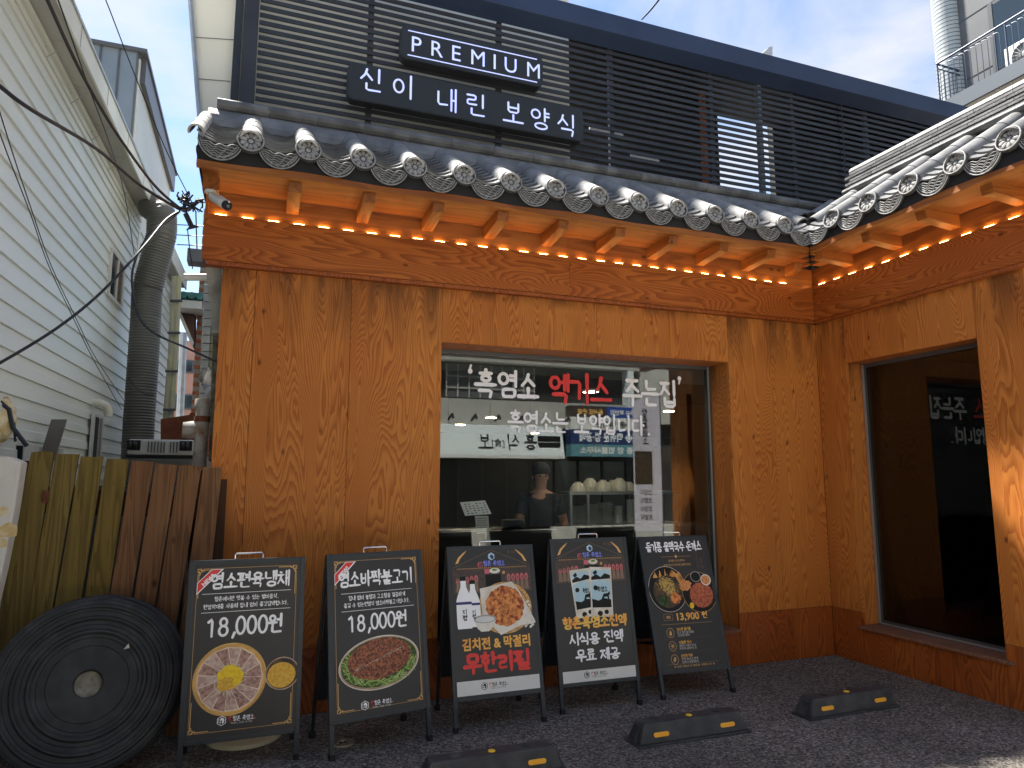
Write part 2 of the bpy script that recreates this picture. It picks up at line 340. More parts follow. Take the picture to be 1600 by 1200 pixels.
# ------------------------------------------------------------------ brush / marker lettering (strokes composed jamo by jamo)
CHO = 'ㄱㄲㄴㄷㄸㄹㅁㅂㅃㅅㅆㅇㅈㅉㅊㅋㅌㅍㅎ'
JUNG = 'ㅏㅐㅑㅒㅓㅔㅕㅖㅗㅘㅙㅚㅛㅜㅝㅞㅟㅠㅡㅢㅣ'
JONG = ['', 'ㄱ', 'ㄲ', 'ㄳ', 'ㄴ', 'ㄵ', 'ㄶ', 'ㄷ', 'ㄹ', 'ㄺ', 'ㄻ', 'ㄼ', 'ㄽ', 'ㄾ', 'ㄿ', 'ㅀ', 'ㅁ', 'ㅂ', 'ㅄ', 'ㅅ', 'ㅆ', 'ㅇ', 'ㅈ', 'ㅊ', 'ㅋ', 'ㅌ', 'ㅍ', 'ㅎ']
def circ(cx, cy, r, ry=None): return ('o', [(cx + r * math.cos(t * PI / 8 + 1.6), cy + (ry or r) * math.sin(t * PI / 8 + 1.6)) for t in range(16)])
CS = {'ㄱ': [[(.08, .85), (.86, .86), (.78, .05)]], 'ㄴ': [[(.15, .92), (.15, .14), (.92, .18)]], 'ㄷ': [[(.88, .88), (.15, .86), (.15, .14), (.93, .16)]],
      'ㄹ': [[(.12, .92), (.86, .93), (.84, .54), (.14, .5), (.14, .08), (.92, .12)]], 'ㅁ': [('o', [(.12, .88), (.88, .9), (.86, .1), (.14, .1)])],
      'ㅂ': [[(.14, .95), (.15, .1), (.86, .1), (.86, .95)], [(.16, .52), (.84, .53)]], 'ㅅ': [[(.52, .95), (.40, .5), (.06, .08)], [(.47, .62), (.94, .1)]],
      'ㅇ': [circ(.5, .48, .40)], 'ㅈ': [[(.1, .88), (.9, .9)], [(.54, .88), (.38, .45), (.06, .06)], [(.46, .5), (.94, .08)]],
      'ㅊ': [[(.4, 1.08), (.6, 1.02)], [(.1, .8), (.9, .82)], [(.54, .8), (.38, .4), (.06, .02)], [(.46, .45), (.94, .04)]],
      'ㅋ': [[(.08, .88), (.88, .88), (.8, .05)], [(.1, .48), (.82, .5)]], 'ㅌ': [[(.88, .9), (.15, .88), (.15, .1), (.93, .12)], [(.16, .5), (.84, .5)]],
      'ㅍ': [[(.06, .9), (.94, .92)], [(.33, .88), (.36, .12)], [(.68, .88), (.64, .12)], [(.04, .08), (.96, .12)]],
      'ㅎ': [[(.5, 1.12), (.5, .93)], [(.08, .78), (.92, .80)], circ(.5, .30, .30, .27)]}
for d_, s_ in zip('ㄲㄸㅃㅆㅉ', 'ㄱㄷㅂㅅㅈ'):
    CS[d_] = [([(x * .5, y) for x, y in st]) for st in CS[s_]] + [([(x * .5 + .5, y) for x, y in st]) for st in CS[s_]]
PAIR = {'ㄳ': 'ㄱㅅ', 'ㄵ': 'ㄴㅈ', 'ㄶ': 'ㄴㅎ', 'ㄺ': 'ㄹㄱ', 'ㄻ': 'ㄹㅁ', 'ㄼ': 'ㄹㅂ', 'ㅄ': 'ㅂㅅ', 'ㅀ': 'ㄹㅎ'}
VV = {'ㅏ': [[(.4, 1), (.4, 0)], [(.42, .52), (.95, .52)]], 'ㅑ': [[(.4, 1), (.4, 0)], [(.42, .66), (.95, .66)], [(.42, .38), (.95, .38)]],
      'ㅓ': [[(.75, 1), (.75, 0)], [(.1, .55), (.72, .55)]], 'ㅕ': [[(.75, 1), (.75, 0)], [(.1, .70), (.72, .70)], [(.1, .42), (.72, .42)]], 'ㅣ': [[(.6, 1), (.6, 0)]],
      'ㅐ': [[(.3, .97), (.3, .03)], [(.3, .5), (.75, .5)], [(.82, 1), (.82, 0)]], 'ㅔ': [[(.42, .95), (.42, .05)], [(0, .52), (.40, .52)], [(.85, 1), (.85, 0)]],
      'ㅖ': [[(.42, .95), (.42, .05)], [(0, .64), (.4, .64)], [(0, .4), (.4, .4)], [(.85, 1), (.85, 0)]], 'ㅒ': [[(.3, 1), (.3, 0)], [(.3, .62), (.8, .62)], [(.3, .38), (.8, .38)], [(.85, 1), (.85, 0)]]}
HV = {'ㅗ': [[(.5, .95), (.5, .25)], [(0, .2), (1, .22)]], 'ㅛ': [[(.34, .95), (.36, .25)], [(.68, .95), (.65, .25)], [(0, .2), (1, .22)]],
      'ㅜ': [[(0, .8), (1, .82)], [(.52, .78), (.5, .0)]], 'ㅠ': [[(0, .8), (1, .82)], [(.34, .78), (.3, .0)], [(.68, .78), (.7, .0)]], 'ㅡ': [[(0, .5), (1, .52)]]}
CX = {'ㅘ': ('ㅗ', 'ㅏ'), 'ㅙ': ('ㅗ', 'ㅐ'), 'ㅚ': ('ㅗ', 'ㅣ'), 'ㅝ': ('ㅜ', 'ㅓ'), 'ㅞ': ('ㅜ', 'ㅔ'), 'ㅟ': ('ㅜ', 'ㅣ'), 'ㅢ': ('ㅡ', 'ㅣ')}
OTHER = {"'": [[(.5, 1.05), (.42, .8)]], ',': [[(.35, .12), (.22, -.14)]], '.': [[(.25, .05), (.30, .05)]], '1': [[(.25, .8), (.5, .96), (.5, .02)]],
         '0': [('o', [(.5 + .3 * math.cos(t * PI / 8), .5 + .47 * math.sin(t * PI / 8)) for t in range(16)])],
         '8': [('o', [(.5 + .24 * math.cos(t * PI / 6), .74 + .22 * math.sin(t * PI / 6)) for t in range(12)]), ('o', [(.5 + .30 * math.cos(t * PI / 6), .27 + .27 * math.sin(t * PI / 6)) for t in range(12)])],
         '3': [[(.22, .9), (.6, .95), (.72, .75), (.45, .54), (.75, .34), (.6, .06), (.2, .08)]], '9': [('o', [(.48 + .26 * math.cos(t * PI / 6), .70 + .26 * math.sin(t * PI / 6)) for t in range(12)]), [(.74, .7), (.68, .3), (.5, .0)]],
         '&': [[(.9, .05), (.3, .75), (.45, .95), (.62, .78), (.2, .3), (.35, .05), (.65, .08), (.85, .4)]],
         '·': [[(.45, .5), (.55, .5)]]}
def put(st, bx):
    x0, y0, x1, y1 = bx; f = lambda p: (x0 + p[0] * (x1 - x0), y0 + p[1] * (y1 - y0))
    return ('o', [f(p) for p in st[1]]) if isinstance(st, tuple) else [f(p) for p in st]
def glyph(ch):
    if ch in OTHER:
        g = OTHER[ch]
        if ch.isdigit(): g = [('o', [(x - .16, y) for x, y in s[1]]) if isinstance(s, tuple) else [(x - .16, y) for x, y in s] for s in g]
        return g, (.42 if ch in ",.'·" else .74)
    c = ord(ch) - 0xAC00
    if c < 0 or c > 11171: return [], .45
    a, b, d = CHO[c // 588], JUNG[(c % 588) // 28], JONG[c % 28]; out = []
    if b in VV:
        cb, vb = ((0, .12, .56, .86), (.60, -.02, 1, 1.02)) if not d else ((0, .46, .56, .98), (.60, .42, 1, 1.02))
        out += [put(s, cb) for s in CS[a]] + [put(s, vb) for s in VV[b]]
    elif b in HV:
        if not d: cb, vb = ((.14, .48, .86, 1), (0, .0, 1, .42)) if b in 'ㅗㅛ' else ((.14, .50, .86, 1), (0, -.02, 1, .44))
        else: cb, vb = (.16, .60, .84, 1), (0, .36, 1, .58)
        if b == 'ㅡ' and not d: vb = (0, .0, 1, .3); cb = (.14, .36, .86, 1)
        out += [put(s, cb) for s in CS[a]] + [put(s, vb) for s in HV[b]]
    else:
        h, v = CX[b]
        cb, hb_, vb = ((.02, .5, .55, .98), (0, .14, .6, .46), (.62, -.02, 1, 1.02)) if not d else ((.04, .62, .52, 1), (0, .38, .58, .6), (.62, .36, 1, 1.02))
        out += [put(s, cb) for s in CS[a]] + [put(s, hb_) for s in HV[h]] + [put(s, vb) for s in VV[v]]
    if d:
        fb = (.16, -.02, .96, .34) if (b in VV or b in CX) else (.14, -.02, .88, .28)
        if d in PAIR:
            m_ = (fb[0] + fb[2]) / 2
            out += [put(s, (fb[0], fb[1], m_ - .02, fb[3])) for s in CS[PAIR[d][0]]] + [put(s, (m_ + .02, fb[1], fb[2], fb[3])) for s in CS[PAIR[d][1]]]
        else: out += [put(s, fb) for s in CS[d]]
    return out, 1.0
def ribbon(pts, w, closed, rnd, taper):
    P_ = [Vector((p[0], p[1])) for p in pts]
    # soften corners
    for _ in range(2 if closed else 1):
        Q = []
        k = len(P_)
        rng = range(k) if closed else range(k - 1)
        if not closed: Q.append(P_[0])
        for i in rng:
            a, b = P_[i], P_[(i + 1) % k]; cut = .16 if len(pts) < 7 else .25
            if not closed and i == 0: Q.append(a.lerp(b, 1 - cut))
            elif not closed and i == k - 2: Q.append(a.lerp(b, cut))
            else: Q += [a.lerp(b, cut), a.lerp(b, 1 - cut)]
        if not closed: Q.append(P_[-1])
        P_ = Q
    k = len(P_); L_, R_ = [], []
    for i, p in enumerate(P_):
        d = (P_[(i + 1) % k] - P_[i - 1]) if closed else (P_[min(i + 1, k - 1)] - P_[max(i - 1, 0)])
        if d.length < 1e-6: d = Vector((1, 0))
        d.normalize(); nrm = Vector((-d.y, d.x)); t = i / max(1, k - 1)
        ww = w * (1 + rnd * (random.random() - .5)) * ((1.12 - taper * t) if not closed else 1) / 2
        L_.append(p + nrm * ww); R_.append(p - nrm * ww)
    faces = []
    for i in range(k if closed else k - 1):
        j = (i + 1) % k; faces.append([R_[i], R_[j], L_[j], L_[i]])
    if not closed:
        for e, s in ((0, -1), (k - 1, 1)):
            c = P_[e]; d = (P_[1] - P_[0]).normalized() if e == 0 else (P_[-1] - P_[-2]).normalized()
            n_ = (L_[e] - c); arc = []
            for q in range(0, 7):
                t = PI * q / 6; arc.append(c + n_ * math.cos(t) + d * s * n_.length * math.sin(t))
            faces.append(arc if s < 0 else arc[::-1])
    return faces
def lettering(mb, text, x, y, size, place, w=.10, adv=1.06, jit=0., rnd=.25, taper=.25, aspect=.92, center=False, dx=None):
    """adds strokes; place(x, y, layer) -> 3D"""
    tot = sum((glyph(c)[1]) * adv * size * aspect for c in text)
    if center: x -= tot / 2
    lay = 0
    for c in text:
        g, a = glyph(c); jx, jy = (random.random() - .5) * jit * size, (random.random() - .5) * jit * size; rs = 1 + (random.random() - .5) * jit
        for st in g:
            closed = isinstance(st, tuple); pts = st[1] if closed else st
            for fc in ribbon([(p[0] * aspect * rs, p[1] * rs) for p in pts], w, closed, rnd, taper):
                lay += 1
                mb.face([place(x + jx + q.x * size, y + jy + q.y * size, lay % 40) for q in fc])
        x += a * adv * size * aspect
    return x
_fontcache = {}
def typeset(mb, text, x, y, size, place, offset=0.0, align='LEFT', space=1.0, sx=1.0, shear=0):
    """ordinary printed type"""
    c = bpy.data.curves.new('type', 'FONT'); c.body = text; c.size = size; c.offset = offset; c.align_x = align; c.space_character = space; c.shear = shear; c.resolution_u = 3
    o = bpy.data.objects.new('type', c); COL.objects.link(o)
    dg = bpy.context.evaluated_depsgraph_get(); dg.update()
    me = bpy.data.meshes.new_from_object(o.evaluated_get(dg))
    mb.add([place(x + v.co.x * sx, y + v.co.y, 0) for v in me.vertices], [list(p.vertices) for p in me.polygons])
    bpy.data.objects.remove(o); bpy.data.curves.remove(c); bpy.data.meshes.remove(me)
#@@END_HELPERS
# ================================================================== SETTING
D = 5.034; XC = 4.936; YW = 3.12
g = MB(); N = 1
g.face([(-60, -60, 0), (60, -60, 0), (60, 90, 0), (-60, 90, 0)])
struct(g.build('ground', 'asphalt', origin=(0, 0, 0)))
M['bounce_paver'] = mat('pale_bounce_paving', (.40, .39, .36), .8, c2=(.50, .48, .44), scale=3, bump=.3)
g = MB()
for i in range(30):
    for j in range(10): g.box((-9 + i * .8 + .004, -4.25 + j * .6 + .004, -.02), (-9 + (i + 1) * .8 - .004, -4.25 + (j + 1) * .6 - .004, .03))
o = g.build('bounce_paving', 'bounce_paver', origin=(0, 0, 0)); o['kind'] = 'stuff'; tag(o, 'unseen pale paving slabs added behind the viewer to bounce sunlight', 'paving')  # added out of view so sunlight bounces onto the shaded front wall

# ------------------------------------------------------------------ restaurant
RB = thing('restaurant_building', 'single-storey restaurant clad in orange fir plywood with two tiled eaves meeting in a corner', 'building', (4.9, 5.1, 0))
def panel(x0, z0, x1, z1, name='wall_panel', m='ply', y=D, t=.03, gap=.0015, parent=RB):
    return MB().box((x0 + gap, y, z0 + gap), (x1 - gap, y + t, z1 - gap)).build(name, m, parent)
def wpanel(y0, z0, y1, z1, name='wall_panel', m='ply', x=XC, t=.03, gap=.0015, parent=RB):
    return MB().box((x, y0 + gap, z0 + gap), (x + t, y1 - gap, z1 - gap)).build(name, m, parent)
WX0, WX1, WZ0, WZ1 = 1.302, 3.926, .301, 2.582
VY0, VY1, VZ0, VZ1 = 3.494, 4.70, .319, 2.578
X0 = -.26; ZJ = .423; ZT = 3.0
for a, b in ((X0, -.04), (-.04, .62), (.62, WX0)): panel(a, ZJ, b, ZT)
for a, b in ((WX0, 2.62), (2.62, WX1)): panel(a, WZ1, b, ZT)
panel(WX1, ZJ, 4.40, ZT); panel(4.40, ZJ, XC, ZT)
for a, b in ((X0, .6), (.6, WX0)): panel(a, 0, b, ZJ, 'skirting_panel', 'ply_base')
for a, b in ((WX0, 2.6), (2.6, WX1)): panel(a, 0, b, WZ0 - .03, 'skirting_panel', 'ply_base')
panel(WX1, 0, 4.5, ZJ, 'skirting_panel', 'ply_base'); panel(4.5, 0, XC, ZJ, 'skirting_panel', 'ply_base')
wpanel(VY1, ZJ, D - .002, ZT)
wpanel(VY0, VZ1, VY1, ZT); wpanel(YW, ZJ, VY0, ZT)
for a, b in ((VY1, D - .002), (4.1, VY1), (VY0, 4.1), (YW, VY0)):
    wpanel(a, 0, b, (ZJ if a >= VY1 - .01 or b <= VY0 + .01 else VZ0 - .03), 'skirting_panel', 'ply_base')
# reveals and sills of the two windows
GY = 5.30; GX = 5.11
MB().box((WX1, D + .031, WZ0), (WX1 + .03, GY, WZ1)).build('window_reveal', 'ply', RB)
MB().box((WX0 - .03, D + .031, WZ0), (WX0, GY, WZ1)).build('window_reveal', 'ply', RB)
MB().box((WX0 - .03, D + .031, WZ1), (WX1 + .03, GY, WZ1 + .03)).build('window_reveal', 'ply_beam', RB)
MB().box((WX0 - .0, D - .03, WZ0 - .028), (WX1 + .0, GY, WZ0 - .002)).build('window_sill', 'sill', RB, bevel=.003)
MB().box((XC + .031, VY1, VZ0), (GX, VY1 + .03, VZ1)).build('window_reveal', 'ply', RB)
MB().box((XC + .031, VY0 - .03, VZ0), (GX, VY0, VZ1)).build('window_reveal', 'ply', RB)
MB().box((XC + .031, VY0 - .03, VZ1), (GX, VY1 + .03, VZ1 + .03)).build('window_reveal', 'ply_beam_y', RB)
MB().box((XC - .03, VY0 - .06, VZ0 - .028), (GX, VY1 + .02, VZ0 - .002)).build('window_sill', 'sill', RB, bevel=.003)
# front window: frame > glass, lettering
def frame_y(x0, z0, x1, z1, y, t=.035, d=.05):
    m = MB(); m.box((x0, y, z0), (x0 + t, y + d, z1)); m.box((x1 - t, y, z0), (x1, y + d, z1)); m.box((x0 + t, y, z0), (x1 - t, y + d, z0 + t)); m.box((x0 + t, y, z1 - t), (x1 - t, y + d, z1)); return m
wf = frame_y(WX0, WZ0, WX1, WZ1, GY, .03).build('shop_window', 'frame', RB)
MB().box((WX1 - .038, GY - .008, WZ0 + .01), (WX1 - .024, GY - .001, WZ1 - .01)).build('aluminium_bead', 'frame_l', wf)
MB().box((WX0 + .03, GY + .02, WZ0 + .03), (WX1 - .03, GY + .028, WZ1 - .03)).build('glass', 'glass', wf)
m = MB(); x, t = GX, .035
m.box((x, VY0, VZ0), (x + .05, VY0 + t, VZ1)); m.box((x, VY1 - t, VZ0), (x + .05, VY1, VZ1)); m.box((x, VY0 + t, VZ0), (x + .05, VY1 - t, VZ0 + t)); m.box((x, VY0 + t, VZ1 - t), (x + .05, VY1 - t, VZ1))
vf = m.build('side_window', 'frame', RB)
MB().box((GX - .008, VY1 - .030, VZ0 + .01), (GX - .001, VY1 - .008, VZ1 - .01)).build('aluminium_bead', 'frame_l', vf)
MB().box((GX - .008, VY0 + .02, VZ0 + .003), (GX - .001, VY1 - .03, VZ0 + .018)).build('aluminium_bead', 'frame_l', vf)
MB().box((GX + .02, VY0 + .03, VZ0 + .03), (GX + .028, VY1 - .03, VZ1 - .03)).build('glass', 'glass_dark', vf)
# window lettering (brush strokes on the glass)
def on_glass(p0, ang=0):
    return lambda x, y, l: (p0[0] + x, GY + .018 - l * .00006, p0[1] + y)
def fit_line(text, xa, xb, zt, zb, w, mname, mat_, parent, seed=1):
    random.seed(seed); adv = 1.06
    h = (zt - zb); units = sum(glyph(c)[1] for c in text); asp = (xb - xa) / (units * adv * h)
    x = 0
    for ch in text:
        mb = MB(); x = lettering(mb, ch, x, 0, h, on_glass((xa, zb)), w=w, adv=adv, aspect=asp, jit=.05, rnd=.3, taper=.2)
        if mb.v: mb.build(mname, mat_, parent)
fit_line("흑염소", 1.665, 2.215, 2.425, 2.215, .13, 'white_letter', 'white', wf, 3)
fit_line("엑기스", 2.315, 2.905, 2.432, 2.20, .13, 'red_letter', 'red', wf, 4)
fit_line("주는집", 3.02, 3.57, 2.42, 2.195, .125, 'white_letter', 'white', wf, 5)
fit_line("흑염소는 보약입니다.", 1.94, 3.285, 2.10, 1.935, .12, 'white_letter', 'white', wf, 6)
mb = MB()
for cx, cz, s in ((1.615, 2.43, 1), (3.60, 2.445, -1)):
    fc = [(cx + .020 * math.cos(t * PI / 6), cz - .012 * s + .022 * math.sin(t * PI / 6)) for t in range(12)]
    mb.face([(a, GY + .0175, b) for a, b in fc]); mb.face([(cx - .018 * s, GY + .0174, cz - .01 * s), (cx + .002 * s, GY + .0174, cz + .045 * s), (cx + .016 * s, GY + .0174, cz + .04 * s), (cx + .004 * s, GY + .0174, cz - .004 * s)][::1])
mb.build('quote_marks', 'white', wf)
# screw heads of the sheets

def screws():
    m0 = MB(); m0.lathe([(.0001, -.003), (.006, -.0028), (.007, 0)], 10, axis='Y'); o = m0.build('screw', 'galv', RB, origin=(0, 0, 0)); me = o.data; bpy.data.objects.remove(o)
    for x, z in [(X0 + .03, 2.9), (X0 + .03, 2.2), (X0 + .03, 1.6), (-.01, 2.55), (.60, 2.7), (.64, 1.9), (1.27, 2.75), (1.27, 1.5), (1.34, 2.72), (2.58, 2.7), (3.95, 2.8), (3.97, 1.6), (4.38, 2.3), (4.42, 1.1), (4.9, 2.6), (4.9, 1.3)]:
        s_ = bpy.data.objects.new('screw', me); COL.objects.link(s_); s_.parent = RB; s_.location = Vector((x, D - .0005, z)) - WORLD[RB.name]
screws()
# hidden structural core and interior
def ibox(a, b, name, m='dk_int'): return MB().box(a, b).build(name, m, RB)
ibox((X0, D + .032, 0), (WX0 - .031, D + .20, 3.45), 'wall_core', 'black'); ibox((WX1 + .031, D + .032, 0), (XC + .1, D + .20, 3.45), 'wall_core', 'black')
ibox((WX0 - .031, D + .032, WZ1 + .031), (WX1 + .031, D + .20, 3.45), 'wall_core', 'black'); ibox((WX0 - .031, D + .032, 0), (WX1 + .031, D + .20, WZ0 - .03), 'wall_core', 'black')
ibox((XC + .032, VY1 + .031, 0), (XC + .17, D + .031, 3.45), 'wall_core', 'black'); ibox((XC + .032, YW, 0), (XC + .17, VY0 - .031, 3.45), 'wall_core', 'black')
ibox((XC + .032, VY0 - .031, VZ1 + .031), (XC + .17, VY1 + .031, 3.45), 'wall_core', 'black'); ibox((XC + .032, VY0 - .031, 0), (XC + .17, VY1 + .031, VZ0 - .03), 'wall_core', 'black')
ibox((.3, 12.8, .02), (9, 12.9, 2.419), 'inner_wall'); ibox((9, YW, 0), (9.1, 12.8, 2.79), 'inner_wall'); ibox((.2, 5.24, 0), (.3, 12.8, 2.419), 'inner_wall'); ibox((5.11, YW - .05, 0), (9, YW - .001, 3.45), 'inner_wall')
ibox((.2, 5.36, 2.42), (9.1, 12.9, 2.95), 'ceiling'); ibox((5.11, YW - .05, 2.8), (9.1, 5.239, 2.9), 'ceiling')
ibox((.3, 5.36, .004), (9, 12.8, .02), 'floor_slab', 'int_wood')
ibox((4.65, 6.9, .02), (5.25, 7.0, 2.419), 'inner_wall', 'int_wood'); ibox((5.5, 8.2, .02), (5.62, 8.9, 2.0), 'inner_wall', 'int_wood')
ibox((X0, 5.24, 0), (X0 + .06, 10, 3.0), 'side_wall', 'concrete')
# ------------------------------------------------------------------ eave: beams, lamps, rafters, soffit
B = .061; YB = D - B; XB = XC - B
ZB0, ZB1 = 3.028, 3.350
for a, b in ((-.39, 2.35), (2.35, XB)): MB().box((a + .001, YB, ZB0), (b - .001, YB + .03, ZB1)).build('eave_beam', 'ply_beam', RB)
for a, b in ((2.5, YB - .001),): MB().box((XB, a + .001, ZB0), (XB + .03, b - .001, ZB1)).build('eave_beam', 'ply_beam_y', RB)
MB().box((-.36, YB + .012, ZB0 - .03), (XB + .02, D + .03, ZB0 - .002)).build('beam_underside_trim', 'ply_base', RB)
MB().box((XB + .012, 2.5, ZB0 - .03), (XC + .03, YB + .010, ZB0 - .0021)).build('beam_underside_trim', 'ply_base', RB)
MB().box((-.39, YB + .031, ZB0 + .01), (-.37, D + .2, ZB1 + .2)).build('beam_end_board', 'ply_beam_y', RB)
MB().box((-.369, YB + .031, ZB1 - .03), (XB, YB + .054, ZB1 - .02)).build('lamp_ledge', 'pine_x', RB)
MB().box((XB + .031, 2.5, ZB1 - .03), (XB + .054, YB + .03, ZB1 - .0201)).build('lamp_ledge', 'pine_y', RB)
for a, b in ((-.369, 2.35), (2.35, XB + .054)): MB().box((a, YB + .055, ZB1 - .03), (b, YB + .071, 3.534)).build('cove_board', 'pine_x', RB)
MB().box((XB + .055, 2.3, ZB1 - .03), (XB + .071, D + .0, 3.534)).build('cove_board', 'pine_y', RB)
E = .504; YE = D - E; XE = XC - E
# soffit planks running along the eave
for i in range(4):
    u0 = -.012 + i * .125; u1 = u0 + .122; z = 3.538 - i * .003
    MB().box((-.40, D - u1, z), (XC - u1 if False else XE + (.5 - u1) + .0, D - u0, z + .018)).build('soffit_board', 'pine_x', RB)
    MB().box((XC - u1, 2.2, z + .0007), (XC - u0, D - u1 - .001, z + .0187)).build('soffit_board', 'pine_y', RB)
# eave edge board under the tiles (thin, wavy cut)
def edge_board(front):
    m = MB(); k = 60
    L0, L1 = (-.42, XE) if front else (2.2, YE)
    for i in range(k):
        a = L0 + (L1 - L0) * i / k; b = L0 + (L1 - L0) * (i + 1) / k
        za = 3.500 + .004 * math.sin(a * 5.1); zb_ = 3.500 + .004 * math.sin(b * 5.1); ta = 3.541 + .008 * math.sin(a * 6.3); tb = 3.541 + .008 * math.sin(b * 6.3)
        if front: m.hexa([(a, YE + .004, za), (b, YE + .004, zb_), (b, YE + .045, zb_), (a, YE + .045, za), (a, YE + .004, ta), (b, YE + .004, tb), (b, YE + .045, 3.536), (a, YE + .045, 3.536)])
        else: m.hexa([(XE + .004, a, za), (XE + .045, a, za), (XE + .045, b, zb_), (XE + .004, b, zb_), (XE + .004, a, ta), (XE + .045, a, 3.536), (XE + .045, b, 3.536), (XE + .004, b, tb)])
    return m
edge_board(True).build('eave_edge_board', 'pine_x', RB); edge_board(False).build('eave_edge_board', 'pine_y', RB)
for x in [.137 + .4965 * i for i in range(10)]:
    x1 = x + .085
    if x1 > XC - .02: continue
    ue = .345 if x < 4.4 else .12
    MB().hexa([(x, D - ue, 3.468), (x1, D - ue, 3.468), (x1, D + .012, 3.438), (x, D + .012, 3.438), (x, D - ue - .02, 3.535), (x1, D - ue - .02, 3.535), (x1, D + .012, 3.535), (x, D + .012, 3.535)]).build('rafter', 'pine_y', RB, bevel=.004)
for i in range(5):
    y = 4.62 - .5 * i - .085; y1 = y + .085
    MB().hexa([(XC - .345, y, 3.468), (XC + .012, y, 3.438), (XC + .012, y1, 3.438), (XC - .345, y1, 3.468), (XC - .365, y, 3.535), (XC + .012, y, 3.535), (XC + .012, y1, 3.535), (XC - .365, y1, 3.535)]).build('rafter', 'pine_x', RB, bevel=.004)
# LED strips
led = thing('led_strip', 'string of warm amber lamps glowing along the top of the long front beam', 'light strip', (-.3, 4.99, ZB1))
MB().box((-.35, YB + .038, ZB1 - .0195), (XC - .03, YB + .052, ZB1 - .012)).build('cable', 'black', led)
base = MB()
for k in range(5): base.sphere((-.29 + (k - 2) * .015, YB + .044, ZB1 + .011), .0082, 8, 5)
l0 = base.build('lamp', 'led', led)
for i in range(1, 29): copy_part(l0, led, (.1735 * i, 0, 0))
led2 = thing('led_strip', 'string of warm amber lamps glowing along the top of the side-wing beam', 'light strip', (4.92, 4.9, ZB1))
MB().box((XB + .038, 2.5, ZB1 - .0195), (XB + .052, 4.97, ZB1 - .012)).build('cable', 'black', led2)
base = MB()
for k in range(5): base.sphere((XB + .044, 4.90 + (k - 2) * .015, ZB1 + .011), .0082, 8, 5)
l0 = base.build('lamp', 'led', led2)
for i in range(1, 13): copy_part(l0, led2, (0, -.1765 * i, 0))
# ------------------------------------------------------------------ tiled roof
SL = math.radians(33); cS, sS = math.cos(SL), math.sin(SL); ZE = 3.70
def slope(u, x, h=0):   # u metres up the slope from the eave line, local frame: eave at y=0, roof rises towards +y
    return (x, u * cS - h * sS, u * sS + h * cS)
# underlay deck, one mesh per wing
m = MB()
m.hexa([(-.43, YE + .03, 3.605), (XE, YE + .03, 3.605), (5.35, D + .42, 3.605), (-.43, D + .42, 3.605), (-.43, YE + .03, 3.63), (XE, YE + .03, 3.63), (5.35, D + .42, 4.20), (-.43, D + .42, 4.20)])
roofF = m.build('tiled_roof', 'underlay', RB)
m = MB(); m.hexa([(XE + .03, 2.2, 3.606), (5.40, 2.2, 3.606), (5.40, D + .42, 3.606), (XE + .03, YE, 3.606), (XE + .03, 2.2, 3.631), (5.40, 2.2, 4.22), (5.40, D + .42, 4.22), (XE + .03, YE, 3.631)])
roofW = m.build('tiled_roof', 'underlay', RB)
MB().box((-.42, YE + .014, 3.537), (XE + .014, YE + .03, 3.668)).build('black_edge_strip', 'underlay', roofF)
MB().box((XE + .014, 2.2, 3.5372), (XE + .03, YE - .013, 3.6685)).build('black_edge_strip', 'underlay', roofW)
def mesh_of(mb, name, mat_):
    o = mb.build(name, mat_, None, origin=(0, 0, 0)); me = o.data; bpy.data.objects.remove(o); return me
def cover_mesh(r, L, name, mat_):
    m = MB(); n = 12; V = []; 
    for (u, rr) in ((0, r * 1.03), (L, r * .97)):
        for j in range(n + 1):
            t = -.12 * PI + 1.24 * PI * j / n; V.append(slope(u, rr * math.cos(t), rr * math.sin(t)))
        for j in range(n + 1):
            t = -.12 * PI + 1.24 * PI * (n - j) / n; V.append(slope(u, (rr - .014) * math.cos(t), (rr - .014) * math.sin(t)))
    k = 2 * (n + 1)
    m.add(V, [(i, (i + 1) % k, k + (i + 1) % k, k + i) for i in range(k)], True)
    m.add([V[i] for i in range(k)], [(j, j + 1, k - 2 - j, k - 1 - j) for j in range(n)]); return mesh_of(m, name, mat_)
cov = {q: cover_mesh(.072, .30, 'cover_tile', q) for q in ('tile', 'tile_w', 'tile_d')}
def disc_mesh():
    m = MB(); m.lathe([(.0001, 0), (.070, 0), (.073, .006), (.078, .010), (.084, .010), (.086, .004), (.086, -.018), (.0001, -.018)], 26, axis='Y')
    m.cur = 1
    for i in range(10):
        t = 2 * PI * i / 10; o = len(m.v); m.sphere((0, 0, 0), 1, 8, 5, .0145, .011, .0235)
        for j in range(o, len(m.v)):
            p = m.v[j]; z_ = p.z + .045; w_ = p.x * (1 + .35 * p.z / .024); m.v[j] = Vector((w_ * math.cos(t) + z_ * math.sin(t), p.y, -w_ * math.sin(t) + z_ * math.cos(t)))
    o = len(m.v); m.sphere((0, 0, 0), 1, 8, 4, .017, .009, .017); m.tube([(.079 * math.cos(k * PI / 14), -.011, .079 * math.sin(k * PI / 14)) for k in range(28)], .0055, 5, closed=True)
    m.xform(lambda p: (p.x, p.y - .0, p.z)); a = math.radians(12)
    m.xform(lambda p: (p.x, p.y * math.cos(a) + p.z * math.sin(a), p.z * math.cos(a) - p.y * math.sin(a))); return mesh_of(m, 'end_disc', ['tile_relief_lo', 'tile_relief_hi'])
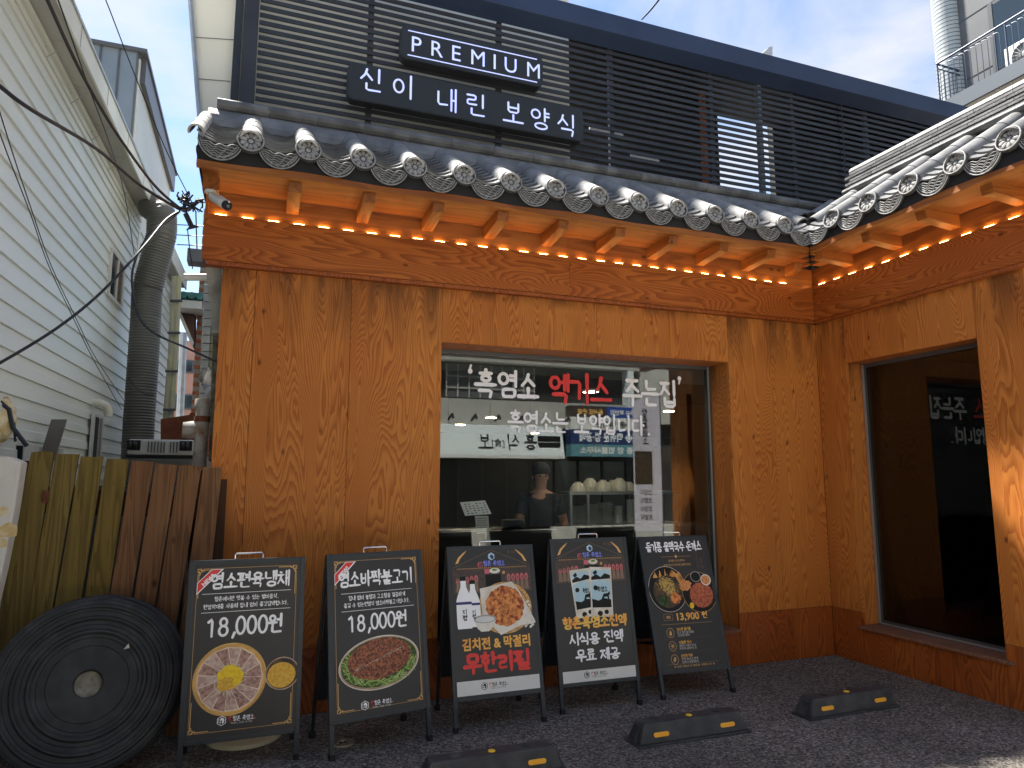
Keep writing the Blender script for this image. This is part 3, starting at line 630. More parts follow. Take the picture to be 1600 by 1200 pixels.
def drip_mesh():
    m = MB(); nx, nz_ = 18, 6; V = []
    for side in (0, 1):
        for i in range(nx + 1):
            s = -1 + 2 * i / nx; x_ = .132 * s; top = -.055 * (1 - s * s); bot = -.150 * math.sqrt(max(0, 1 - s * s * .97)) - .004
            for j in range(nz_ + 1):
                q = j / nz_; z_ = top + (bot - top) * q
                rel = .004 * math.sin(z_ * 230 + 2.2 * math.cos(x_ * 60)) if 0 < j < nz_ and 0 < i < nx else .0055
                V.append((x_, (-rel if side == 0 else .016) + .18 * z_ * 0, z_))
    f = []; K = (nx + 1) * (nz_ + 1)
    for i in range(nx):
        for j in range(nz_):
            a = i * (nz_ + 1) + j; b = a + nz_ + 1; f += [(a, b, b + 1, a + 1), (K + a, K + a + 1, K + b + 1, K + b)]
    for i in range(nx):
        a = i * (nz_ + 1); b = a + nz_ + 1; f += [(a, K + a, K + b, b), (a + nz_, b + nz_, K + b + nz_, K + a + nz_)]
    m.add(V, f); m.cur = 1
    for q, r_ in ((0, .0042), (.72, .003)):
        pts = []
        for i in range(nx + 1):
            s = -1 + 2 * i / nx; x_ = .132 * s * (1 - .1 * (q > 0)); pts.append((x_, -.007, (-.150 * math.sqrt(max(0, 1 - s * s * .97)) - .004) * (1 - .13 * (q > 0))))
        m.tube(pts, r_, 5)
    for row in range(6):
        z0_ = -.047 - row * .0165; pts = []
        wdt = .115 * math.sqrt(max(.05, 1 - (z0_ / .15) ** 2))
        for i in range(19):
            s = -1 + 2 * i / 18; pts.append((wdt * s, -.0065, z0_ + .0065 * math.cos(s * 10 + row) - .02 * (1 - s * s) + .012))
        m.tube(pts, .0026, 4)
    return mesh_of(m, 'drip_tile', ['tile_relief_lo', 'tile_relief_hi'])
def pan_mesh():
    m = MB(); n = 10; V = []
    for (u, lift) in ((0, .030), (.20, 0)):
        for th in (0, .013):
            for j in range(n + 1):
                s = -1 + 2 * j / n; V.append(slope(u, .140 * s, lift - .058 * (1 - s * s) + th))
    k = n + 1
    f = []
    for j in range(n): f += [(j, j + 1, k + j + 1, k + j), (j, 2 * k + j, 2 * k + j + 1, j + 1), (k + j, k + j + 1, 3 * k + j + 1, 3 * k + j)]
    m.add(V, f); return mesh_of(m, 'pan_tile', 'tile')
DISC, DRIP, PAN = disc_mesh(), drip_mesh(), pan_mesh()
def setp(me, name, parent, loc, rz=0):
    o = bpy.data.objects.new(name, me); COL.objects.link(o); o.parent = parent; o.location = Vector(loc) - WORLD[parent.name]; o.rotation_euler = (0, 0, rz); WORLD[o.name] = Vector(loc); return o
def row_f(x, u): return (x, YE + u * cS, ZE + u * sS)
def row_w(y, u): return (XE + u * cS, y, ZE + u * sS)
LT = .80
def column(fn, parent, c, u0, rz, first, pale=1):
    """cover tiles up one rib"""
    u = u0; k = 0
    while u < LT:
        q = 'tile_w' if (k == 0 and first and pale) else 'tile'
        setp(cov[q], 'cover_tile', parent, fn(c, u), rz); u += .285; k += 1
    if first:
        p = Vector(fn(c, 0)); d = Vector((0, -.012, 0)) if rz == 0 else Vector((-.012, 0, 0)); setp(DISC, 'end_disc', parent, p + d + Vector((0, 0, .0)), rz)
fx = [-.11 + .3563 * k for k in range(16)]
for i, x in enumerate(fx):
    u0 = 0 if x < XE else (x - XE + .06) / cS
    if u0 < LT: column(row_f, roofF, x, u0, 0, x < XE - .05, True)
wy = [4.251 - .363 * k for k in range(-3, 6)]
for y in wy:
    u0 = 0 if y < YE else (y - YE + .06) / cS
    if u0 < LT: column(row_w, roofW, y, u0, -PI / 2, y < YE - .05, False)
def pans(fn, parent, c, u0, rz, drip=True):
    u = u0
    while u < LT + .05:
        p = Vector(fn(c, u)); setp(PAN, 'pan_tile', parent, p + Vector((0, 0, -.012)), rz); u += .105
    if drip:
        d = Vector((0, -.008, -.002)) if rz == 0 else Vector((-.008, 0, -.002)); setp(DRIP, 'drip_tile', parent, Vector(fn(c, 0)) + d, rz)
for i in range(len(fx)):
    c = fx[i] - .178
    if c < XE - .06: pans(row_f, roofF, c, 0.0, 0)
    elif (c - XE + .1) / cS < LT: pans(row_f, roofF, c, (c - XE + .12) / cS, 0, False)
pans(row_f, roofF, XE - .085, .02, 0)
for y in wy:
    c = y + .181
    if c < YE - .05: pans(row_w, roofW, c, 0.0, -PI / 2)
    elif (c - YE + .1) / cS < LT: pans(row_w, roofW, c, (c - YE + .12) / cS, -PI / 2, False)
# verge tile at the far left
vm = cover_mesh(.048, .28, 'verge_tile', 'tile_w')
for k in range(3): setp(vm, 'verge_tile', roofF, Vector(row_f(-.435, .02 + k * .27)) + Vector((0, 0, .01)), 0)
# ridge along the front roof: bulging lower tiles and a round cap
def extr(prof, a, b, mbx, axis):
    k = len(prof)
    f = lambda t, p: (t, p[0], p[1]) if axis == 'X' else (p[0], t, p[1])
    mbx.add([f(a, p) for p in prof] + [f(b, p) for p in prof], [(i, (i + 1) % k, k + (i + 1) % k, k + i) for i in range(k)] + [list(range(k))[::-1], list(range(k, 2 * k))])
low = [(5.32, 4.08)] + [(5.32 - .13 * math.sin(t * PI / 10 * .5 * 1.0) - .02, 4.10 + .17 * (1 - math.cos(t * PI / 10 * .5)) + .0 * t) for t in range(10, -1, -1)][:0] + [(5.15, 4.08), (5.155, 4.13), (5.175, 4.18), (5.205, 4.225), (5.25, 4.26), (5.32, 4.27)]
cap = [(5.245 + .052 * math.cos(t * PI / 6), 4.292 + .045 * math.sin(t * PI / 6)) for t in range(12)]
x = -.43
while x < 5.1:
    e = min(x + .357, 5.3)
    q = MB(); extr(low, x + .003, e, q, 'X'); q.build('ridge_tile', 'tile', roofF)
    q = MB(); extr(cap, x + .06, e + .057, q, 'X'); q.build('ridge_cap', 'tile_d', roofF); x += .357
# stacked ridge of the wing
RX = 5.14
y = 4.66
while y > 2.3:
    e = y - .30
    for k in range(5):
        q = MB(); q.box((RX - .055 - .004 * (k % 2), e + .002 + .05 * (k % 2), 4.235 + k * .030), (RX + .10, y + .05 * (k % 2) - .002, 4.256 + k * .030)); q.build('ridge_tile', 'tile_d' if k % 2 else 'tile', roofW)
    q = MB(); extr([(RX + .02 + .075 * math.cos(t * PI / 8), 4.385 + .055 * math.sin(t * PI / 8)) for t in range(9)], e + .003, y, q, 'Y'); q.build('ridge_cap', 'tile', roofW, bevel=0); y = e
q = MB(); extr([(RX - .06 + .035 * math.cos(t * PI / 6), 4.205 + .03 * math.sin(t * PI / 6)) for t in range(12)], 2.2, 4.72, q, 'Y'); q.build('ridge_base_roll', 'tile_d', roofW)
MB().box((RX - .04, 2.2, 4.12), (RX + .3, 4.66, 4.234)).build('ridge_bed', 'underlay', roofW)

# ------------------------------------------------------------------ louvre screen above the roof
MB().box((-.25, 5.322, 4.10), (9.2, 7.1, 4.2)).build('flat_roof', 'underlay', RB)
SY = 5.90
LS = thing('louvre_screen', 'tall dark slatted screen of horizontal bars behind the roof tiles, under a navy top beam', 'screen', (4.3, SY, 4.2))
z = 4.521; 
while z < 5.94:
    for a, b in ((-.13, 3.11), (3.11, 6.33), (6.33, 9.23)):
        MB().box((a + .003, SY, z), (b - .003, SY + .014, z + .036)).build('slat', 'dark_metal', LS)
    z += .0703
MB().box((-.252, SY - .03, 4.2), (-.134, SY + .03, 6.55)).build('post', 'dark_metal', LS)
MB().box((-.325, SY + .05, 4.2), (-.263, SY + .10, 6.55)).build('post', 'dark_metal', LS)
for x in (.80, 2.04, 3.27, 4.51, 5.63, 6.76, 7.94): MB().box((x, SY + .016, 4.2), (x + .05, SY + .06, 6.0)).build('post', 'dark_metal', LS)
MB().hexa([(-.32, 5.75, 6.064), (9.23, 5.75, 6.064), (9.23, 5.90, 5.985), (-.32, 5.90, 5.985), (-.32, 5.75, 6.27), (9.23, 5.75, 6.27), (9.23, 5.90, 6.27), (-.32, 5.90, 6.27)]).build('top_beam', 'beam_metal', LS, bevel=.004)
# space behind the screen
UB = thing('upper_storey', 'beige rendered upper storey half hidden behind the dark louvres', 'building', (2.2, 7.2, 4.2))
MB().box((-.30, 6.2, 4.2), (2.95, 6.32, 6.75)).build('beige_wall', 'beige', UB)
PYY = 6.03
pts = [atY(297, 0, PYY), atY(372, 0, PYY), atY(358, 240, PYY), atY(317, 245, PYY)]
d_ = (pts[0] - pts[3]); top = pts[3] + d_ * 1.5; tr = pts[2] + (pts[1] - pts[2]) * 1.5
MB().prism([pts[3], pts[2], tr, top], (0, .5, 0)).build('beige_side_panel', 'beige', UB)
for v in (60, 125):
    a = atY(300 + v * .08, v - 2, 6.022); b = atY(370 - v * .08, v + 2, 6.022); MB().tube([a, b], .003, 4).build('panel_joint', 'dark_metal', UB)
MB().tube([atY(296, -60, 6.01), atY(297, 0, 6.01), atY(316, 240, 6.01)], .02, 6).build('edge_trim', 'galv', UB)
W0 = atY(1126, 300, 7.1); W1 = atY(1205, 165, 7.1)
for (a, b) in (((2.96, 7.1, 4.2), (W0.x, 7.2, 6.3)), ((W1.x, 7.1, 4.2), (9.2, 7.2, 6.3))): MB().box(a, b).build('terrace_wall', 'dk_int', UB)
MB().box((W0.x, 7.1, 4.2), (W1.x, 7.2, W0.z - .55)).build('terrace_wall', 'dk_int', UB); MB().box((W0.x, 7.1, W1.z), (W1.x, 7.2, 6.9)).build('terrace_wall', 'dk_int', UB)
MB().box((2.96, 6.03, 6.30), (9.2, 7.09, 6.37)).build('terrace_roof', 'dk_int', UB); MB().box((2.96, 7.1, 6.301), (W0.x - .001, 7.2, 6.9)).build('terrace_wall', 'dk_int', UB); MB().box((W1.x + .001, 7.1, 6.301), (9.2, 7.2, 6.9)).build('terrace_wall', 'dk_int', UB)
MB().box((9.201, 5.95, 4.2), (9.3, 7.2, 6.4)).build('terrace_wall', 'dk_int', UB)
MB().box((4.96, 6.65, 4.2), (5.02, 6.71, 6.299)).build('brick_pier', 'brick', UB)
MB().box((5.44, 6.22, 4.2), (5.49, 6.28, 6.299)).build('terrace_post', 'galv', UB)
for x, z_, l, h_ in ((3.2, 4.77, .5, .05), (3.65, 4.98, .35, .05), (3.16, 5.2, .4, .05), (4.3, 4.72, .25, .05), (3.54, 4.52, .75, .12)): MB().box((x, 6.15, z_), (x + l, 6.17, z_ + h_)).build('stored_board', 'plastic_w', UB)
MB().tube([(6.35, 5.86, 5.98), (6.36, 5.87, 5.4), (6.33, 5.86, 4.9)], .006, 5).build('hanging_wire', 'cable', UB)

# ------------------------------------------------------------------ lit signs
M['sign_face'] = mat('sign_face_charcoal', (.020, .022, .023), .5)
def rounded(x0, z0, x1, z1, r, n=6):
    P_ = []
    for cx, cz, a0 in ((x1 - r, z1 - r, 0), (x0 + r, z1 - r, 1), (x0 + r, z0 + r, 2), (x1 - r, z0 + r, 3)):
        for i in range(n + 1): t = (a0 + i / n) * PI / 2; P_.append((cx + r * math.cos(t), cz + r * math.sin(t)))
    return P_
SF = 5.770
def lightbox(label, x0, z0, x1, z1):
    t = thing('sign_box', label, 'sign', ((x0 + x1) / 2, 5.85, z0))
    MB().prism([(x, SF + .005, z) for x, z in rounded(x0, z0, x1, z1, .06)], (0, .095, 0)).build('casing', 'dark_metal', t)
    MB().prism([(x, SF, z) for x, z in rounded(x0 + .006, z0 + .006, x1 - .006, z1 - .006, .055)], (0, .0045, 0)).build('face_panel', 'sign_face', t)
    for x in (x0 + .3, x1 - .3): MB().box((x, SF + .101, z0 + .08), (x + .04, SY - .001, z1 - .08)).build('bracket', 'dark_metal', t)
    return t
sgA = lightbox('smaller upper light box reading PREMIUM between two white lines', 1.073, 5.31, 2.467, 5.639)
pl = lambda x, y, l: (1.073 + x, SF - .0015 - l * .00003, 5.31 + y)
for i, ch in enumerate('PREMIUM'):
    m = MB(); typeset(m, ch, 0, .086, .218, pl); xs = [p.x for p in m.v]; k0 = (min(xs) + max(xs)) / 2; cxl = (.145, .337, .52, .73, .896, 1.057, 1.293)[i]
    m.xform(lambda p: (1.073 + cxl + (p.x - k0) * .95, p.y, p.z)); m.build('letter', 'sign_lit', sgA)
for z in (5.353, 5.592): m = MB(); m.box((1.137, SF - .0025, z - .005), (2.403, SF - .0005, z + .005)); m.build('light_line', 'sign_lit', sgA)
sgB = lightbox('longer lower light box reading 신이 내린 보양식 in white strokes', .617, 4.827, 2.896, 5.17)
random.seed(12)
pl = lambda x, y, l: (.617 + x, SF - .0015 - l * .00004, 4.827 + y)
for ch, xx, yy in (('신', .107, .107), ('이', .392, .107), ('내', .794, .062), ('린', 1.073, .062), ('보', 1.443, .056), ('양', 1.716, .050), ('식', 2.00, .040)):
    m = MB(); lettering(m, ch, xx, yy, .209, pl, w=.085, aspect=.93, rnd=.08, taper=.12); m.build('letter', 'sign_lit', sgB)
# ================================================================== SANDWICH BOARDS
def pm(name, a, b_, scale=20, lo=.4, hi=.6, stretch=(1, 1, 1)): return mat(name, a, .5, 0, c2=b_, scale=scale, lo=lo, hi=hi, stretch=stretch, spec=.4)
M['p_plate'] = pm('print_yellow_platter', (.55, .30, .06), (.75, .42, .09), 9)
M['p_meat'] = pm('print_sliced_meat', (.26, .12, .10), (.46, .28, .23), 55, .35, .6)
M['p_meat2'] = pm('print_sliced_meat_pale', (.44, .27, .22), (.60, .44, .37), 45)
M['p_fat'] = pm('print_meat_edge', (.80, .66, .52), (.66, .48, .36), 30)
M['p_radish'] = pm('print_yellow_radish', (.80, .48, .01), (.85, .64, .02), 60)
M['p_sauce'] = pm('print_yellow_sauce', (.62, .33, .03), (.74, .45, .06), 70)
M['p_bowl'] = pm('print_brass_bowl', (.35, .22, .15), (.55, .40, .30), 12)
M['p_white'] = pm('print_cream', (.62, .56, .47), (.74, .70, .62), 12)
M['p_grill'] = pm('print_grilled_mince', (.07, .022, .014), (.40, .13, .06), 75, .38, .62)
M['p_green'] = pm('print_green_chives', (.07, .17, .012), (.25, .40, .06), 60)
M['p_greend'] = pm('print_dark_green', (.012, .03, .006), (.04, .09, .015), 40)
M['p_basket'] = pm('print_wicker', (.42, .22, .06), (.64, .38, .14), 60, stretch=(1, 1, 1))
M['p_cake'] = pm('print_kimchi_pancake', (.22, .035, .012), (.74, .27, .07), 42, .38, .60)
M['p_dish'] = pm('print_dark_dish', (.02, .018, .016), (.10, .06, .03), 20)
M['p_mix'] = pm('print_mixed_salad', (.10, .02, .03), (.50, .36, .10), 90, .42, .56)
M['p_orangef'] = pm('print_orange_flame', (.35, .12, .02), (.70, .36, .10), 16)
M['p_cut'] = pm('print_fried_cutlet', (.30, .055, .025), (.50, .14, .06), 60)
M['p_carrot'] = pm('print_carrot_salad', (.50, .15, .03), (.72, .33, .12), 80)
M['p_blue'] = mat('print_pale_blue', (.40, .58, .66), .5); M['p_navy'] = mat('print_navy', (.03, .03, .16), .5)
M['p_violet'] = mat('print_blue_violet', (.18, .22, .70), .5); M['p_pinkt'] = mat('print_pink', (.55, .12, .15), .5); M['p_bronze'] = mat('print_bronze', (.16, .09, .05), .5)
M['p_dim'] = mat('print_dim_brown', (.075, .045, .035), .5, c2=(.035, .028, .026), scale=60)
M['p_ash'] = mat('print_soft_grey', (.33, .32, .30), .5)
M['grass_w'] = mat('print_grey_line', (.5, .5, .5), .5)

class Board:
    """sandwich board; print coordinates: x from the centre line, y up along the leaning panel, both in metres"""
    def __init__(s, name_label, cx, cy, yaw, lean, W, H, hb):
        s.t = thing('sandwich_board', name_label, 'sandwich board', (cx, cy, 0), 'sandwich boards in front of the restaurant')
        s.W, s.H, s.hb, s.ln, s.c, s.yaw = W, H, hb, lean, Vector((cx, cy, 0)), yaw
        s.k = 0; s.dy = 0
        r = .026; P_ = s.P; w2 = W / 2
        def bar(x0, x1, y0, y1, n0, n1): return [P_(x0, y0, n0), P_(x1, y0, n0), P_(x1, y0, n1), P_(x0, y0, n1), P_(x0, y1, n0), P_(x1, y1, n0), P_(x1, y1, n1), P_(x0, y1, n1)]
        for q in (-1, 1):
            a, b = (-w2, -w2 + r) if q < 0 else (w2 - r, w2)
            MB().hexa(bar(a, b, .03, hb - .001, .0, -.022)).build('leg', 'aframe', s.t)
            MB().hexa(bar(a - .002, b + .002, 0, .032, .003, -.026)).build('rubber_foot', 'black', s.t)
            MB().hexa(bar(a - .001, b + .001, hb, H, .004, -.024)).build('side_rail', 'aframe', s.t, bevel=.003)
        MB().hexa(bar(-w2 + r + .001, w2 - r - .001, H - .022, H, .003, -.022)).build('top_rail', 'aframe', s.t, bevel=.003)
        MB().hexa(bar(-w2 + r + .001, w2 - r - .001, hb, hb + .024, .003, -.022)).build('bottom_rail', 'aframe', s.t, bevel=.003)
        s.panel = MB(); nn = 14
        V = []; F = []
        for i in range(nn + 1):
            for j in range(nn + 1):
                x = -w2 + .024 + (W - .048) * i / nn; y = hb + .02 + (H - hb - .04) * j / nn
                V.append(P_(x, y, .0015))
        for i in range(nn):
            for j in range(nn): a = i * (nn + 1) + j; F.append((a, a + nn + 1, a + nn + 2, a + 1))
        s.panel.add(V, F); s.panel.hexa(bar(-w2 + .024, w2 - .024, hb + .02, H - .02, -.0005, -.012)); s.panel = s.panel.build('banner', 'poster', s.t)
        # rear half
        foot = max(2 * H * math.sin(lean), .34)
        for q in (-1, 1):
            a = q * (w2 - .012); top = Vector((a, H * math.sin(lean) + .03, H * math.cos(lean) - .03)); bot = Vector((a, foot, .03))
            MB().tube([top, bot], .012, 6).xform(lambda p: p + s.c).build('rear_leg', 'aframe', s.t); MB().box(Vector((a - .017, foot - .014, 0)) + s.c, Vector((a + .017, foot + .016, .035)) + s.c).build('rubber_foot', 'black', s.t)
        t_ = .30; tp = Vector((0, H * math.sin(lean) + .03, H * math.cos(lean) - .03)); bt = Vector((0, foot, .03)); e0 = tp.lerp(bt, .06); e1 = tp.lerp(bt, .82)
        MB().hexa([Vector((x, y, z)) + s.c for x, y, z in ((-w2 + .03, e1.y, e1.z), (w2 - .03, e1.y, e1.z), (w2 - .03, e1.y + .01, e1.z), (-w2 + .03, e1.y + .01, e1.z), (-w2 + .03, e0.y, e0.z), (w2 - .03, e0.y, e0.z), (w2 - .03, e0.y + .01, e0.z), (-w2 + .03, e0.y + .01, e0.z))]).build('rear_panel', 'aframe', s.t)
        MB().tube([P_(-.075, H, -.01), P_(-.075, H + .022, -.01), P_(-.068, H + .030, -.01), (P_(.068, H + .030, -.01)), P_(.075, H + .022, -.01), P_(.075, H, -.01)], .0055, 8).build('handle', 'chrome', s.t)
    def P(s, x, y, n=0): return s.c + Vector((x, y * math.sin(s.ln) - n * math.cos(s.ln), y * math.cos(s.ln) + n * math.sin(s.ln)))
    def place(s, base): return lambda x, y, l: s.P(x, y + s.dy, base + l * .00002)
    def lay(s, poly, name, m_, n=.0020):   # polygon in print coordinates
        s.k += 1; return MB().face([s.P(x, y + s.dy, n + s.k * .000025) for x, y in poly]).build(name, m_, s.panel)
    def many(s, polys, name, m_, n=.0020):
        s.k += 1; mb = MB()
        for i, q in enumerate(polys): mb.face([s.P(x, y + s.dy, n + s.k * .000025 + (i % 9) * .000002) for x, y in q])
        return mb.build(name, m_, s.panel)
    def rect(s, x0, y0, x1, y1): return [(x0, y0), (x1, y0), (x1, y1), (x0, y1)]
    def ell(s, cx, cy, rx, ry, rot=0, n=40, jit=0):
        o = []
        for i in range(n):
            t = 2 * PI * i / n; k = 1 + jit * (random.random() - .5); x, y = rx * k * math.cos(t), ry * k * math.sin(t)
            o.append((cx + x * math.cos(rot) - y * math.sin(rot), cy + x * math.sin(rot) + y * math.cos(rot)))
        return o
    def text(s, txt, cy, size, m_, x=0, style='brush', w=.12, name='lettering', asp=None, width=None, center=True, bold=0, jit=.03, taper=.5, rnd=.35, shear=0):
        s.k += 1; pl = s.place(.0022 + s.k * .000025); mb = MB()
        if style == 'brush':
            asp = asp or .92
            if width: asp = width / (sum(glyph(c)[1] for c in txt) * 1.06 * size)
            lettering(mb, txt, x, cy, size, pl, w=w, aspect=asp, center=center, jit=jit, taper=taper, rnd=rnd)
        else:
            tmp = MB(); typeset(tmp, txt, 0, 0, size, lambda a, b, l: (a, b, 0), offset=bold, align='LEFT', shear=shear)
            k0 = min(p.x for p in tmp.v); k1 = max(p.x for p in tmp.v); sx = (width / (k1 - k0)) if width else 1; off = x - ((k1 - k0) * sx / 2 if center else 0)
            mb.add([pl(off + (p.x - k0) * sx, cy + p.y, 0) for p in tmp.v], tmp.f)
        return mb.build(name, m_, s.panel)
    def logo(s, x, y, k, dark=False):
        ink = 'black' if dark else 'white'
        hexo = [(x + k * math.cos(PI / 6 + t * PI / 3), y + k * math.sin(PI / 6 + t * PI / 3)) for t in range(6)]
        s.lay(hexo, 'emblem', ink); s.lay([(x + (a - x) * .86, y + (b - y) * .86) for a, b in hexo], 'emblem', 'offwhite' if dark else 'poster')
        gp = [(-.1, .62), (.25, .55), (.55, .2), (.5, -.25), (.2, -.62), (.05, -.3), (.2, .0), (.0, .1), (-.15, -.1), (-.1, -.45), (-.35, -.5), (-.2, -.05), (-.3, .25)]
        s.lay([(x + k * a, y + k * b) for a, b in gp], 'emblem_animal', ink)
        s.many([[(x - k * .72, y + k * q), (x - k * .38, y + k * q), (x - k * .38, y + k * (q + .1)), (x - k * .72, y + k * (q + .1))] for q in (-.28, -.02, .24)], 'emblem', ink)
        s.text('健', y - k * .28, k * 1.15, 'red', x=x + k * 1.75, style='type', width=k * .95, bold=.001, name='logo_lettering')
        s.text('향촌 흑염소', y - k * .3, k * .95, ink, x=x + k * 4.3, w=.12, width=k * 4.2, name='logo_lettering')
        s.text('흑염소 전문 요리점', y - k * .82, k * .38, ink if dark else 'offwhite', x=x + k * 3.9, style='type', width=k * 4.2, name='logo_lettering')
        s.lay(s.ell(x + k * 6.55, y - k * .15, k * .14, k * .14), 'logo_dot', 'red')
    def border(s):
        W, H, hb = s.W, s.H, s.hb; x = W / 2 - .045; y0, y1 = hb + .055, H - .045; t = .0016; P_ = []
        P_ += [s.rect(-x + .03, y1 - t, x - .03, y1), s.rect(-x + .03, y0, x - .03, y0 + t), s.rect(-x, y0 + .03, -x + t, y1 - .03), s.rect(x - t, y0 + .03, x, y1 - .03)]
        for qx in (-1, 1):
            for yy, qy in ((y0, 1), (y1, -1)):
                for (a, b, c, d) in ((.012, .006, .1, .0095), (.006, .012, .0095, .16), (.0, .0, .022, .003), (.0, .0, .003, .022), (.019, 0, .022, .022), (0, .019, .022, .022), (.02, .012, .034, .015), (.012, .02, .015, .034), (.032, .004, .035, .015), (.004, .032, .015, .035)):
                    xa, xb = sorted((qx * (x - a), qx * (x - c))); ya, yb = sorted((yy + qy * b, yy + qy * d)); P_.append(s.rect(xa, ya, xb, yb))
        s.many(P_, 'gold_border', 'gold')
    def new(s):
        W, H = s.W, s.H; x, y = -W / 2 + .045, H - .05; a, b = .135, .085
        s.lay([(x, y - a), (x + a, y), (x + b - .014, y), (x, y - b + .014)], 'ribbon_edge', 'white'); s.lay([(x + .003, y - a + .009), (x + a - .012, y - .003), (x + b - .012, y - .003), (x + .003, y - b + .012)], 'ribbon', 'red')
        tmp = MB(); typeset(tmp, 'NEW!', 0, 0, .030, lambda a_, b_, l: (a_, b_, 0), offset=.0012)
        w_ = max(p.x for p in tmp.v); c_ = math.cos(PI / 4); s.k += 3; mb = MB(); ox, oy = x + .056, y - .058
        mb.add([s.P(ox + (p.x - w_ / 2) * c_ - (p.y - .01) * c_, oy + (p.x - w_ / 2) * c_ + (p.y - .01) * c_, .0022 + s.k * .000025) for p in tmp.v], tmp.f); mb.build('ribbon_lettering', 'white', s.panel)
    def done(s): s.t.rotation_euler = (0, 0, s.yaw)

random.seed(21)
# ---- 1
b = Board('leftmost sandwich board, showing a round platter of sliced meat beside a yellow sauce bowl', .007, 4.269, .013, .057, .619, 1.101, .142)
b.border(); b.new(); H = b.H; b.dy = .045
b.text('염소편육냉채', .900, .080, 'white', x=.018, w=.145, width=.425)
b.lay(b.rect(-.235, .872, .235, .8745), 'rule', 'white'); b.lay(b.rect(-.235, .772, .235, .7745), 'rule', 'white')
b.text('향촌에서만 맛볼 수 있는 별미음식.', .832, .024, 'white', style='brush', w=.13, width=.34, name='small_lettering')
b.text('한방약재를 사용해 잡내 없이 쫄깃담백합니다.', .792, .024, 'white', style='brush', w=.13, width=.45, name='small_lettering')
b.text('18,000원', .645, .098, 'white', w=.135, width=.40, taper=.2, rnd=.15)
cx, cy, R_ = -.068, .415, .190
b.lay(b.ell(cx, cy, R_, R_), 'platter_picture', 'p_plate'); b.lay(b.ell(cx, cy, R_ * .965, R_ * .965), 'platter_rim', 'p_bowl'); b.lay(b.ell(cx, cy, R_ * .95, R_ * .95), 'platter_picture', 'p_plate')
for i in range(15):
    t = 2 * PI * i / 15 + .2; q = 1.0 + .04 * random.random(); c_, s_ = math.cos(t), math.sin(t); r0, r1, h0, h1 = .055, .160 * q, .019, .031
    f = lambda r, h: (cx + r * c_ - h * s_, cy + r * s_ + h * c_)
    b.lay([f(r0, -h0 - .003), f(r1 + .005, -h1 - .004), f(r1 + .005, h1 + .002), f(r0, h0 + .003)], 'meat_edge', 'p_fat'); b.lay([f(r0, -h0), f(r1 - .003, -h1 + .002), f(r1 - .001, h1), f(r0, h0)], 'meat_slice', ('p_meat', 'p_meat2')[i % 2])
b.many([[(cx + (.03 + .055 * random.random()) * math.cos(t), cy + (.03 + .05 * random.random()) * math.sin(t)), (cx + .088 * math.cos(t + .3), cy + .085 * math.sin(t + .3)), (cx + .085 * math.cos(t + .33), cy + .085 * math.sin(t + .33))] for t in [i * .37 for i in range(34)]], 'shredded_garnish', 'p_white')
b.many([[(cx + .03 * math.cos(t), cy - .02 + .05 * math.sin(t)), (cx + .095 * math.cos(t + .1), cy - .01 + .1 * math.sin(t + .1)), (cx + .09 * math.cos(t + .14), cy - .01 + .095 * math.sin(t + .14))] for t in (4.4, 4.6, 4.9, 5.1, 5.5, 3.9)], 'shredded_garnish', 'p_greend')
b.lay(b.ell(cx, cy + .015, .066, .060, 0, 40, .22), 'yellow_radish', 'p_radish'); b.lay(b.ell(cx - .022, cy - .025, .045, .035, .3, 30, .3), 'yellow_radish', 'p_sauce')
cx, cy = .205, .420
b.lay(b.ell(cx, cy, .092, .088), 'sauce_bowl', 'p_bowl'); b.lay(b.ell(cx, cy, .086, .082), 'sauce_bowl', 'p_dish'); b.lay(b.ell(cx - .004, cy - .008, .076, .068, 0, 40, .03), 'sauce', 'p_sauce')
b.logo(-.10, .205, .026); b.done()
# ---- 2
b = Board('sandwich board with an oval plate of grilled meat on green chives, second from the left', .782, 4.235, .184, .187, .617, 1.121, .18)
b.border(); b.new(); b.dy = .038
b.text('염소바짝불고기', .886, .084, 'white', x=.0, w=.145, width=.475)
b.lay(b.rect(-.225, .846, .225, .8485), 'rule', 'white'); b.lay(b.rect(-.225, .744, .235, .7465), 'rule', 'white')
b.text('잡내 없이 불향과 고소함을 깔끔하게', .806, .025, 'white', w=.13, width=.36, name='small_lettering'); b.text('즐길 수 있는언양식 염소바짝불고기입니다.', .766, .025, 'white', w=.13, width=.42, name='small_lettering')
b.text('18,000원', .628, .092, 'white', w=.135, width=.37, taper=.2, rnd=.15)
cx, cy, rt = 0, .440, .10
b.lay(b.ell(cx, cy, .252, .148, rt), 'oval_plate', 'p_white'); b.lay(b.ell(cx, cy, .246, .142, rt), 'oval_plate', 'p_bowl'); b.lay(b.ell(cx, cy + .002, .238, .134, rt), 'chive_bed', 'p_greend')
P_ = []
for i in range(230):
    t = random.uniform(2.6, 6.9); r = random.uniform(.72, .96); x, y = cx + .236 * r * math.cos(t), cy - .004 + .13 * r * math.sin(t); a = random.uniform(-.9, .9) + (t - 4.7) * .5; l = random.uniform(.012, .032)
    dx, dy = l * math.cos(a), l * math.sin(a); nx, ny = -dy / l * .0016, dx / l * .0016; P_.append([(x - dx + nx, y - dy + ny), (x + dx + nx, y + dy + ny), (x + dx - nx, y + dy - ny), (x - dx - nx, y - dy - ny)])
b.many(P_[:140], 'chives', 'p_green'); b.many(P_[140:], 'chives', pm('print_light_chives', (.30, .42, .10), (.45, .55, .2), 50))
b.lay(b.ell(cx, cy + .022, .200, .112, rt, 60, .05), 'grilled_meat', 'p_grill')
P_ = []
